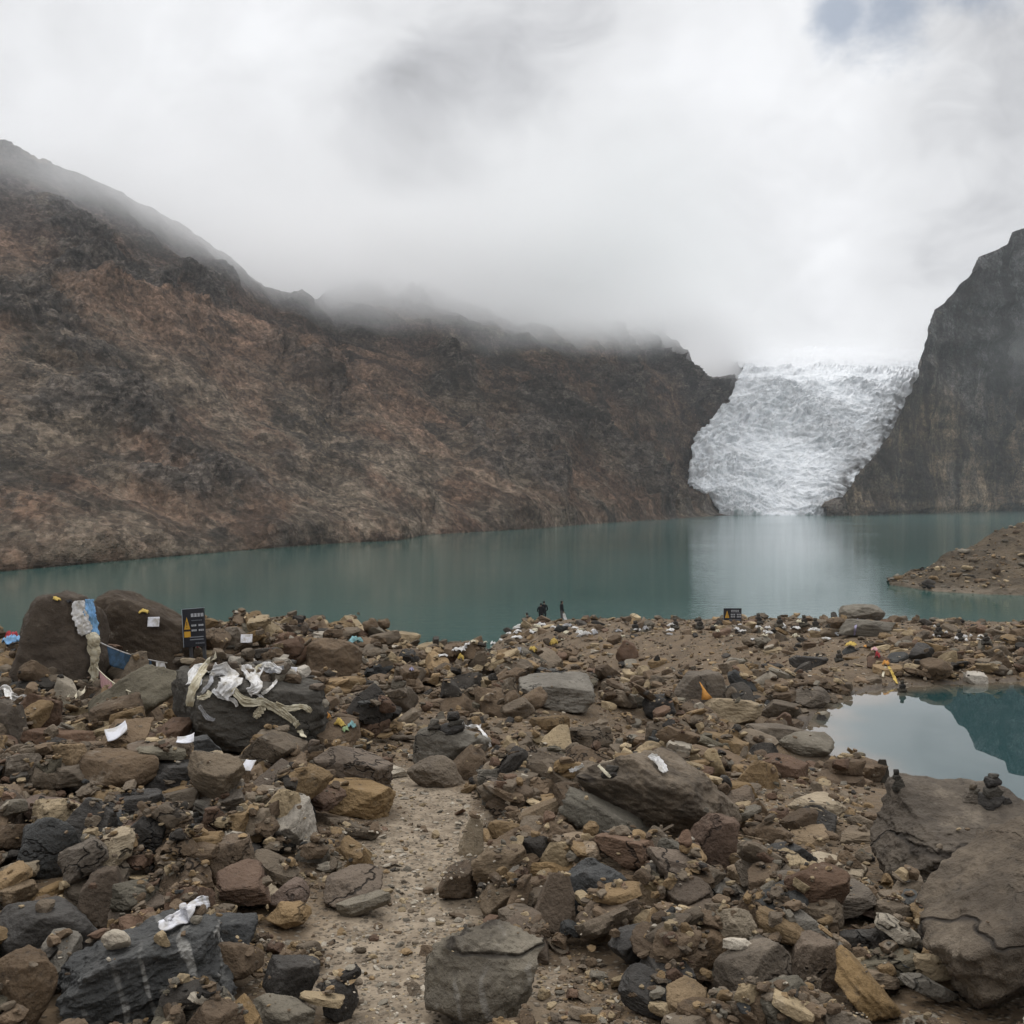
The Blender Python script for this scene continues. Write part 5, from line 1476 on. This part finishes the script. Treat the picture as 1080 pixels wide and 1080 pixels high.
# ---------------------------------------------------------------- stacked stones (cairns): every stone is its own
def stack(px, py, rows, where, onto=True):
    refresh()
    p = floor_cast(px, py) if onto else gpt(px, py)
    d = p[1]; z = p[2] - .01
    nms = ['bottom', 'second', 'third', 'fourth', 'fifth']
    for i, (w_, h_, k, mk, dx) in enumerate(rows):
        W, H = w_ / F * d, h_ / F * d
        nm = 'top' if i == len(rows) - 1 else nms[i]
        put_stone(p[0] + dx / F * d, p[1] + .02, z, (W, W * .75, H * 1.1), k, mk, f'{WORD[mk]} {nm} stone of the {where}', yaw=rng.uniform(-.3, .3), tilt=rng.normal(0, .06))
        z += H * .88
refresh()
stack(1046, 850, [(30, 12, 0, 'dark', 0), (20, 12, 1, 'darkgrey', 2), (18, 11, 3, 'dark', 3), (11, 4, 0, 'darkgrey', 4)], 'dark cairn on the pond boulder')
stack(1064, 849, [(14, 9, 5, 'dark', 0)], 'pair at the right foot of the dark cairn')
stack(1027, 846, [(24, 13, 5, 'greybrown', 0), (11, 4, 0, 'grey', 3), (9, 4, 2, 'greybrown', 2)], 'low cairn left of the dark cairn')
stack(950, 832, [(15, 12, 5, 'darkgrey', 0), (9, 6, 1, 'darkgrey', -3), (6, 6, 3, 'dark', -3)], 'slim cairn on the pond shore')
o = put_stone(*gpt(930, 825), (19 / F * 11, .09, 27 / F * 11), 5, 'darkgrey', 'dark pointed stone set upright on the pond shore', yaw=.1)
stack(186, 698, [(17, 6, 0, 'greybrown', 0), (12, 5, 3, 'brown', 1), (10, 5, 0, 'darkgrey', 1)], 'small cairn on top of the leaning grey slab')
stack(477, 772, [(26, 8, 0, 'dark', 0), (18, 6, 2, 'darkgrey', 3), (13, 10, 3, 'dark', 1)], 'dark cairn on the wavy grey rock')
stack(458, 774, [(14, 7, 3, 'darkgrey', 0), (10, 6, 0, 'grey', 0)], 'small pile beside the dark cairn by the path')
stack(330, 800, [(24, 9, 0, 'brown', 0), (18, 7, 2, 'greybrown', 2), (13, 6, 0, 'brown', 1)], 'cairn on the rocks below the dark boulder')
stack(595, 812, [(22, 9, 0, 'ochre', 0), (17, 7, 1, 'brown', 2)], 'little pile behind the broad grey-brown boulder')
stack(645, 820, [(20, 8, 1, 'dark', 0), (14, 6, 0, 'darkgrey', 1)], 'dark little pile behind the broad boulder')
stack(420, 738, [(22, 10, 1, 'greybrown', 0), (16, 8, 0, 'grey', 0), (10, 6, 3, 'brown', 0)], 'cairn at the head of the path')
stack(244, 690, [(16, 6, 0, 'brown', 0), (13, 6, 3, 'darkgrey', 0), (9, 5, 0, 'brown', 0)], 'small cairn right of the tall warning sign')
for i, (px, py) in enumerate([(800, 656), (848, 657), (860, 660), (712, 661), (738, 660), (822, 660), (670, 663), (990, 668), (1012, 672), (1040, 676), (952, 726), (885, 694)]):
    stack(px, py + 4, [(10, 5, 3, 'darkgrey', 0), (7, 5, 1, 'dark', 0), (4, 4, 3, 'darkgrey', 0)],
          ['cairn nearest the wide sign', 'slim cairn left of the lake-edge rock', 'short cairn beside the lake-edge rock', 'far cairn left of the wide sign', 'far cairn just left of the wide sign', 'cairn midway from wide sign to lake-edge rock', 'far cairn right of the low sign', 'far cairn right of the lake-edge rocks', 'second far cairn right of the lake-edge slab', 'far cairn near the right edge by the lake', 'cairn on the far edge of the pond', 'cairn left of the orange cloth'][i])
refresh()

# ---------------------------------------------------------------- other cloth and paper
scarf([(487, 762), (494, 768), (502, 766), (508, 774), (516, 786)], 4, 'white', 'white scarf knotted over the right side of the wavy grey rock', seed=61)
scarf([(507, 764), (505, 770)], 3, 'white', 'short white scarf tip above the wavy grey rock', seed=62)
scarf([(684, 800), (692, 806), (700, 815)], 9, 'white', 'white scarf on a dark stone behind the broad grey-brown boulder', seed=63)
scarf([(598, 812), (606, 812), (613, 808)], 4, 'white', 'thin white scarf on the rocks behind the plank-like slab', seed=64)
scarf([(632, 808), (640, 816), (646, 822)], 3, 'cream', 'thin cream scarf left of the white-scarved dark stone', seed=65)
scarf([(171, 976), (182, 981), (192, 972), (203, 962), (214, 953)], 17, 'paper', 'sheet of white paper curled over the small layered rock', seed=91, name='paper', cat='paper', lift=.03, folds=.5)
sheet(124, 775, 22, 8, 'paper', 'white paper lying on rocks in front of the leaning slab', 24, 20, -24, .3, 4)
sheet(262, 810, 13, 8, 'paper', 'small white paper corner between rocks below the dark boulder', 35, -20, 0, .1, 6)
sheet(196, 782, 18, 5, 'paper', 'white paper strip on the dark layered slabs', 25, 10, -8, .25, 7)
# orange flag on the peaked rock
p, n = cast(748, 735); dF = p[1] - .12
G = np.array([at(738, 719, dF), at(741, 727, dF - .04), at(740, 738, dF - .06), at(746, 730, dF + .02), at(753, 738, dF + .04)])
me = mesh_np('orange_flag', G, [np.array([[0, 1, 3], [1, 2, 3], [2, 4, 3]])], False); solid(me, .006)
tag(obj('orange_flag', me, CLOTH['orange']), 'orange cloth flag on the right side of the brown peaked rock', 'flag')
crumple(358, 766, 16, 10, 'yellow', 'yellow cloth in the bundle at the foot of the dark boulder', seed=31, name='cloth', cat='cloth')
crumple(371, 768, 14, 9, 'teal', 'teal cloth in the bundle at the foot of the dark boulder', seed=32, name='cloth', cat='cloth')
crumple(364, 772, 12, 7, 'green', 'green cloth in the bundle at the foot of the dark boulder', seed=33, name='cloth', cat='cloth')
crumple(346, 758, 9, 8, 'orange', 'orange rag beside the bundle at the foot of the dark boulder', seed=34, name='rag', cat='rag')
crumple(374, 679, 16, 9, 'teal', 'pale teal cloth on the skyline above the bay', seed=35, name='cloth', cat='cloth')
crumple(209, 690, 7, 8, 'red', 'red rag at the foot of the tall warning sign', seed=36, name='rag', cat='rag')
crumple(434, 712, 7, 5, 'violet', 'small violet scrap on the bank right of the bay', seed=37, name='rag', cat='rag')
crumple(935, 702, 12, 7, 'orange', 'bright orange cloth on the far side of the pond', seed=41, name='cloth', cat='cloth')
scarf([(937, 704), (940, 709), (943, 716), (946, 722)], 3, 'yellow', 'yellow strip running down from the orange cloth to the pond', seed=42)
scarf([(934, 704), (932, 710), (931, 715)], 2.2, 'cream', 'pale strip left of the yellow strip by the pond', seed=43)
crumple(926, 694, 9, 8, 'red', 'red and pink cloth above the orange cloth by the pond', seed=44, name='cloth', cat='cloth')
crumple(923, 688, 9, 5, 'pink', 'pink cloth on the strip above the orange cloth', seed=45, name='cloth', cat='cloth')
crumple(907, 672, 9, 8, 'pink', 'pale pink cloth leaning below the lake-edge grey slab', seed=46, name='cloth', cat='cloth')
crumple(898, 682, 18, 6, 'yellow', 'yellowish cloth strips on the ground left of the pink cloth', seed=47, name='cloth', cat='cloth')
crumple(915, 684, 10, 5, 'orange', 'dull orange cloth beside the yellowish strips', seed=48, name='cloth', cat='cloth')
scarf([(904, 652), (903, 660), (901, 670)], 2.5, 'violet', 'greyish violet scarf on a stick by the rounded lake-edge rock', seed=49)
crumple(562, 688, 10, 9, 'yellow', 'yellow scarf among stones below the standing pair', seed=51)
crumple(584, 682, 10, 9, 'yellow', 'yellow scarf below the lone person in the dark jacket', seed=52)
crumple(486, 697, 7, 9, 'yellow', 'yellow scarf on a brown rock right of the bay', seed=53)
crumple(548, 690, 9, 9, 'grey', 'grey-blue scarf left of the yellow scarf', seed=54)
lits = []
rr = np.random.default_rng(77)
for k in range(64):
    u = rr.uniform()
    px = 470 + 415 * u + rr.normal(0, 4); y0 = np.interp(px, [470, 500, 560, 640, 760, 880], [689, 676, 660, 662, 660, 662])
    py = y0 + abs(rr.normal(0, 5)) + 1.5
    w_ = rr.uniform(5, 13); mt = 'white' if rr.uniform() < .62 else 'cream' if rr.uniform() < .7 else 'grey'
    crumple(px, py, w_, w_ * rr.uniform(.25, .55), mt, 'crumpled pale scarf among the stones along the lake shore', 'pale scarves strewn along the lake shore', seed=100 + k)
for k in range(10):
    px = rr.uniform(980, 1070); crumple(px, 668 + (px - 980) * .1 + rr.uniform(0, 5), rr.uniform(4, 8), 4, 'white', 'crumpled pale scarf on the spit right of the lake-edge rocks', 'pale scarves on the spit beyond the pond', seed=200 + k)

# ---------------------------------------------------------------- warning signs
def flat_mat(name, col, rough=.45):
    m, t, b = material(name); n = t.noise(t.new('ShaderNodeTexCoord').outputs['Object'], 9, 4)
    t.put(b.inputs['Base Color'], t.mix(t.range(n, .3, .7), tuple(x * .85 for x in col), col)); b.inputs['Roughness'].default_value = rough; b.inputs['Specular IOR Level'].default_value = .12 if rough > .7 else .4
    return m
M_BOARD = flat_mat('sign_black', (.012, .013, .018)); M_YEL = flat_mat('sign_yellow', (.55, .30, .03)); M_LET = flat_mat('sign_lettering', (.55, .56, .58)); M_DIM = flat_mat('sign_dim_lettering', (.20, .21, .23)); M_POST = flat_mat('sign_post', (.05, .05, .052)); M_EDGE = flat_mat('sign_edge', (.30, .33, .36))
def boxes(name, bs, mat, parent):
    bm = bmesh.new()
    for (x0, x1, z0, z1, y0, y1) in bs:
        r_ = bmesh.ops.create_cube(bm, size=1)
        for v in r_['verts']: v.co = ((x0 + x1) / 2 + v.co.x * (x1 - x0), (y0 + y1) / 2 + v.co.y * (y1 - y0), (z0 + z1) / 2 + v.co.z * (z1 - z0))
    me = bpy.data.meshes.new(name); bm.to_mesh(me); bm.free()
    return obj(name, me, mat, parent)
def glyph(cx, cz, s, r_):
    """bars standing for one small square character too worn and small to be read"""
    out = []; y0, y1 = -.024, -.020
    for k in range(3): z = cz + s * (-.38 + .36 * k); out.append((cx - s * .42, cx + s * .42, z - s * .06, z + s * .06, y0, y1))
    for x in (r_.uniform(-.35, -.1), r_.uniform(.1, .35)): out.append((cx + s * (x - .06), cx + s * (x + .06), cz - s * .48, cz + s * .48, y0 - .001, y1))
    return out
def sign(px, py, wp, hp, d, label, tall, rot=(0, 0, 0), foot=.3):
    if tall: d = max(8.5, min(min(cast(px + a_, py - b_)[0][1] for a_ in (-9, 0, 9) for b_ in (6, 14, 24, 34)) - .12, d))
    W, H = wp / F * d, hp / F * d; base = at(px, py, d)
    r_ = np.random.default_rng(int(px))
    root = bpy.data.objects.new('warning_sign', None); COL.objects.link(root); root.location = base; root.rotation_euler = rot
    tag(root, label, 'sign')
    boxes('board', [(-W / 2, W / 2, 0, H, -.016, .012)], M_BOARD, root)
    e = .012 * max(W, .5)
    boxes('edge_trim', [(-W / 2 - e, -W / 2, 0, H, -.017, .013), (-W / 2 - e, W / 2, H, H + e, -.017, .013)], M_EDGE, root)
    boxes('post', [(-W * .32, -W * .32 + .035, -foot, H * .9, .012, .047), (W * .30, W * .30 + .035, -foot, H * .9, .012, .047)], M_POST, root)
    # triangle with a mark in it
    tx, tz, ts = -W * .30, H * (.60 if tall else .58), (W * .28 if tall else W * .24); th = ts * (1.9 if tall else 1.7)
    v = [(tx - ts / 2, -.021, tz - th * .42), (tx + ts / 2, -.021, tz - th * .42), (tx, -.021, tz + th * .58)]
    bm = bmesh.new(); vs = [bm.verts.new(p) for p in v]; f = bm.faces.new(vs)
    ex = bmesh.ops.extrude_face_region(bm, geom=[f]); [setattr(q, 'co', q.co + Vector((0, .004, 0))) for q in ex['geom'] if isinstance(q, bmesh.types.BMVert)]
    me = bpy.data.meshes.new('warning_triangle'); bm.to_mesh(me); bm.free(); tri = obj('warning_triangle', me, M_YEL, root)
    boxes('exclamation_mark', [(tx - ts * .05, tx + ts * .05, tz - th * .10, tz + th * .22, -.025, -.0215), (tx - ts * .05, tx + ts * .05, tz - th * .30, tz - th * .20, -.025, -.0215)], M_BOARD, tri)
    zl = H * (.26 if tall else .14)
    boxes('yellow_label', [(tx - ts * .52, tx + ts * .52, zl, zl + H * (.15 if tall else .09), -.021, -.017)], M_YEL, root)
    big, dim, head = [], [], []
    s = W * (.135 if tall else .10); z1 = H * (.83 if tall else .84)
    for k in range(4): head += glyph(-W * .03 + k * s * 1.12, z1, s * (1.15 if tall else 1), r_)
    s2 = W * .085
    for row, zz in enumerate((.56, .43) if tall else (.60, .46)):
        for ks in ((0, 1, 2), (4, 5, 6)):
            big = []
            for k in ks: big += glyph(-W * .06 + k * s2 * .98, H * zz, s2 * .95, r_)
            boxes('lettering', big, M_LET, root)
    for k in range(9): dim += glyph(-W * .05 + k * W * .055, H * (.69 if tall else .72), W * .045, r_)
    for zz in ((.255, .19) if tall else (.28, .2)):
        dim.append((-W * .20, W * .44, H * zz - H * .012, H * zz + H * .012, -.021, -.017))
    for k in range(5): dim += glyph(W * .10 + k * W * .085, H * .09, W * .07, r_)
    boxes('heading_lettering', head, M_LET, root); boxes('small_lettering', dim, M_DIM, root)
    return root
sign(206, 682, 24, 40, 13.6, 'tall black warning sign with a yellow triangle behind the big dark boulder', True, (math.radians(-4), math.radians(-5), math.radians(-8)), .45)
sign(772.5, 658, 19, 16.5, 66, 'wide black warning sign with a yellow triangle at the lake edge', False, (0, 0, 0), .9)
W_, d_ = 18, 60; base = at(640, 671, d_)
root = bpy.data.objects.new('notice_board', None); COL.objects.link(root); root.location = base; tag(root, 'low dark notice board with a pale round mark, right of the people', 'sign')
W, H = W_ / F * d_, 11 / F * d_
boxes('board', [(-W / 2, W / 2, 0, H, -.016, .012)], M_BOARD, root)
boxes('post', [(-W * .4, -W * .4 + .05, -.6, H * .9, .012, .06), (W * .36, W * .36 + .05, -.6, H * .9, .012, .06)], M_POST, root)
bm = bmesh.new(); bmesh.ops.create_cone(bm, cap_ends=True, segments=20, radius1=H * .28, radius2=H * .28, depth=.006, matrix=Matrix.Translation((-W * .34, -.020, H * .58)) @ Matrix.Rotation(math.pi / 2, 4, 'X'))
me = bpy.data.meshes.new('round_mark'); bm.to_mesh(me); bm.free(); obj('round_mark', me, M_LET, root)
gl = []; r_ = np.random.default_rng(3)
for k in range(6): gl += glyph(-W * .10 + k * W * .09, H * .75, W * .07, r_)
boxes('small_lettering', gl + [(-W * .12, W * .42, H * .42, H * .47, -.021, -.017), (-W * .12, W * .42, H * .25, H * .30, -.021, -.017)], M_DIM, root)

# ---------------------------------------------------------------- people
def skin_body(joints, edges, sub=2):
    me = bpy.data.meshes.new('person'); names = list(joints)
    me.from_pydata([joints[k][0] for k in names], [(names.index(a), names.index(b_)) for a, b_ in edges], [])
    o = bpy.data.objects.new('tmp', me); COL.objects.link(o)
    sk = o.modifiers.new('s', 'SKIN'); sk.use_smooth_shade = True
    o.modifiers.new('u', 'SUBSURF').levels = sub
    lay = me.skin_vertices[0].data
    for k, nme in enumerate(names):
        r1 = joints[nme][1]; lay[k].radius = (r1, r1) if not isinstance(r1, tuple) else r1
        lay[k].use_root = nme == 'pelvis'
    bpy.context.view_layer.update(); dg = bpy.context.evaluated_depsgraph_get()
    out = bpy.data.meshes.new_from_object(o.evaluated_get(dg)); bpy.data.objects.remove(o); return out
EDG = [('pelvis', 'waist'), ('waist', 'chest'), ('chest', 'neck0'), ('neck0', 'neck'), ('neck', 'jaw'), ('jaw', 'brow'), ('brow', 'crown')]
for sd_ in 'lr':
    EDG += [('chest', 'sh' + sd_), ('sh' + sd_, 'el' + sd_), ('el' + sd_, 'wr' + sd_), ('wr' + sd_, 'ha' + sd_), ('ha' + sd_, 'fi' + sd_), ('ha' + sd_, 'tb' + sd_),
            ('pelvis', 'hip' + sd_), ('hip' + sd_, 'kn' + sd_), ('kn' + sd_, 'an' + sd_), ('an' + sd_, 'to' + sd_)]
M_SKIN = flat_mat('skin', (.30, .19, .13), .6); M_HAIR = flat_mat('hair', (.010, .009, .008), .6)
M_JACK = flat_mat('jacket_dark', (.014, .015, .018), .8); M_TROU = flat_mat('trousers_dark', (.018, .018, .020), .85); M_SHOE = flat_mat('shoes', (.015, .014, .013), .7); M_TROUL = flat_mat('trousers_grey', (.10, .10, .105), .85)
def person(px, py, d, yaw, label, pose='stand', trou=None, h=1.70):
    s = h / 1.72
    J = {'pelvis': ((0, 0, .93), (.15, .11)), 'waist': ((0, 0, 1.08), (.15, .11)), 'chest': ((0, .0, 1.30), (.175, .125)), 'neck0': ((0, .0, 1.44), (.085, .08)), 'neck': ((0, .01, 1.50), .058), 'jaw': ((0, .025, 1.56), (.066, .075)),
         'brow': ((0, .02, 1.645), (.078, .095)), 'crown': ((0, .01, 1.715), (.05, .06))}
    for sd_, sg in (('l', -1), ('r', 1)):
        J.update({'sh' + sd_: ((sg * .19, 0, 1.39), .075), 'el' + sd_: ((sg * .25, -.02, 1.12), .056), 'wr' + sd_: ((sg * .23, .07, .90), .040), 'ha' + sd_: ((sg * .225, .09, .83), (.030, .042)), 'fi' + sd_: ((sg * .215, .105, .74), (.016, .030)), 'tb' + sd_: ((sg * .20, .135, .80), .014),
                  'hip' + sd_: ((sg * .095, 0, .86), .095), 'kn' + sd_: ((sg * .10, .02, .48), .066), 'an' + sd_: ((sg * .105, -.01, .09), .048), 'to' + sd_: ((sg * .125, .15, .045), (.045, .035))})
    if pose == 'squat':
        def mv(k, p): J[k] = (p, J[k][1])
        mv('pelvis', (0, 0, .30)); mv('waist', (0, .07, .45)); mv('chest', (0, .20, .63)); mv('neck0', (0, .27, .75)); mv('neck', (0, .30, .80)); mv('jaw', (0, .34, .84)); mv('brow', (0, .36, .92)); mv('crown', (0, .36, .99))
        for sd_, sg in (('l', -1), ('r', 1)):
            mv('sh' + sd_, (sg * .19, .22, .70)); mv('el' + sd_, (sg * .22, .42, .52)); mv('wr' + sd_, (sg * .13, .60, .42)); mv('ha' + sd_, (sg * .10, .66, .38)); mv('fi' + sd_, (sg * .08, .73, .33)); mv('tb' + sd_, (sg * .06, .68, .42))
            mv('hip' + sd_, (sg * .12, .02, .30)); mv('kn' + sd_, (sg * .18, .42, .46)); mv('an' + sd_, (sg * .13, .16, .09)); mv('to' + sd_, (sg * .15, .32, .045))
    elif pose == 'look':
        for k in ('jaw', 'brow', 'crown'):
            x_, y_, z_ = J[k][0]; J[k] = ((x_ + .035, y_ - .01, z_ - .01), J[k][1])
    elif pose == 'pockets':
        for sd_, sg in (('l', -1), ('r', 1)):
            J['el' + sd_] = ((sg * .30, -.06, 1.14), .056); J['wr' + sd_] = ((sg * .20, .07, .98), .042); J['ha' + sd_] = ((sg * .17, .11, .95), (.034, .042)); J['fi' + sd_] = ((sg * .14, .13, .90), (.02, .03)); J['tb' + sd_] = ((sg * .13, .14, .96), .014)
    J = {k: (tuple(c * s for c in v[0]), v[1]) for k, v in J.items()}
    me = skin_body(J, EDG)
    for m_ in (M_JACK, trou or M_TROU, M_SKIN, M_SHOE): me.materials.append(m_)
    hz = J['jaw'][0][2] - .06; hd = np.array(J['brow'][0])
    segs = [(0, 'waist', 'chest'), (0, 'chest', 'neck0')] + [(0, 'chest', 'sh' + q) for q in 'lr'] + [(0, 'sh' + q, 'el' + q) for q in 'lr'] + [(0, 'el' + q, 'wr' + q) for q in 'lr'] + [(2, 'ha' + q, 'fi' + q) for q in 'lr'] + \
           [(1, 'hip' + q, 'kn' + q) for q in 'lr'] + [(1, 'kn' + q, 'an' + q) for q in 'lr'] + [(3, 'an' + q, 'to' + q) for q in 'lr'] + [(2, 'neck', 'jaw'), (2, 'jaw', 'brow'), (2, 'brow', 'crown'), (0, 'pelvis', 'waist')]
    for p_ in me.polygons:
        c = np.array(p_.center); best = (9, 0)
        for mi, a, b_ in segs:
            A, B = np.array(J[a][0]), np.array(J[b_][0]); ab = B - A; u = np.clip((c - A) @ ab / (ab @ ab + 1e-9), 0, 1)
            dd = np.linalg.norm(c - A - u * ab); best = min(best, (dd, mi))
        p_.material_index = best[1]; p_.use_smooth = True
    # a nose, so that the head has a front
    o = bpy.data.objects.new('person', me); COL.objects.link(o)
    base = at(px, py, d); o.location = base; o.rotation_euler = (0, 0, math.radians(yaw))
    tag(o, label, 'person')
    bm = bmesh.new(); bmesh.ops.create_uvsphere(bm, u_segments=20, v_segments=14, radius=1)
    for v in bm.verts:
        c = v.co; front = max(0, c.y - .15) * max(0, .45 - c.z)
        v.co = Vector((hd[0] + c.x * .092 * (1 - front), hd[1] - .018 + c.y * .112 * (1 - 1.1 * front), hd[2] + .035 + c.z * .098 - (.05 if c.y < 0 and c.z < -.2 else 0)))
    mh = bpy.data.meshes.new('hair'); bm.to_mesh(mh); bm.free()
    for p_ in mh.polygons: p_.use_smooth = True
    obj('hair', mh, M_HAIR, o)
    bm = bmesh.new(); r0 = bmesh.ops.create_cone(bm, segments=8, radius1=.016, radius2=.006, depth=.04, cap_ends=True, matrix=Matrix.Translation((hd[0], hd[1] + .095, hd[2] - .03)) @ Matrix.Rotation(math.radians(-70), 4, 'X'))
    mn = bpy.data.meshes.new('nose'); bm.to_mesh(mn); bm.free(); obj('nose', mn, M_SKIN, o)
    return o
DPEO = 77.
person(570.4, 658.0, DPEO, 8, 'person in dark clothes, left one of the standing pair facing the lake', 'pockets', h=1.62)
person(573.8, 657.0, DPEO + .3, -6, 'person in dark clothes, taller right one of the standing pair facing the lake', 'pockets', h=1.72)
person(592.4, 656.2, DPEO + 1, -70, 'lone standing person in a dark jacket and grey trousers looking right', 'look', M_TROUL, h=1.70)
person(559.5, 659.8, DPEO - 1, 60, 'crouching person in dark clothes at the left of the pair', 'squat', h=1.66)
def bag(px, py, d, w_, h_, label, seed):
    v = ICO[4][0].copy(); v[:, 2] = np.where(v[:, 2] > .3, v[:, 2] * 1.1, v[:, 2]); v[:, :2] *= (1 - .35 * np.clip(v[:, 2], 0, 1))[:, None]
    v *= (1 + .12 * ridged(v * 2 + seed, 3))[:, None]
    v = v * np.array([w_, w_ * .7, h_]) / F * d / 2
    o = obj('white_bag', mesh_np('white_bag', v, ICO[4][1]), CLOTH['white']); b_ = at(px, py, d); o.location = (b_[0], b_[1], b_[2] + h_ / F * d * .5)
    tag(o, label, 'bag')
bag(565.2, 661.5, DPEO - 1.2, 6, 6.5, 'white bag between the crouching person and the standing pair', 3)
scarf_p = [at(594.6, 647, DPEO + .5), at(595.6, 651, DPEO + .4), at(597, 655, DPEO + .3), at(597.5, 657.5, DPEO + .2)]
me = ribbon_mesh('scarf', scarf_p, [np.array([0, -1, .1])] * 4, 3.2 / F * DPEO, 3, .8)
tag(obj('scarf', me, CLOTH['white']), 'long white scarf held down at the side of the lone standing person', 'scarf')
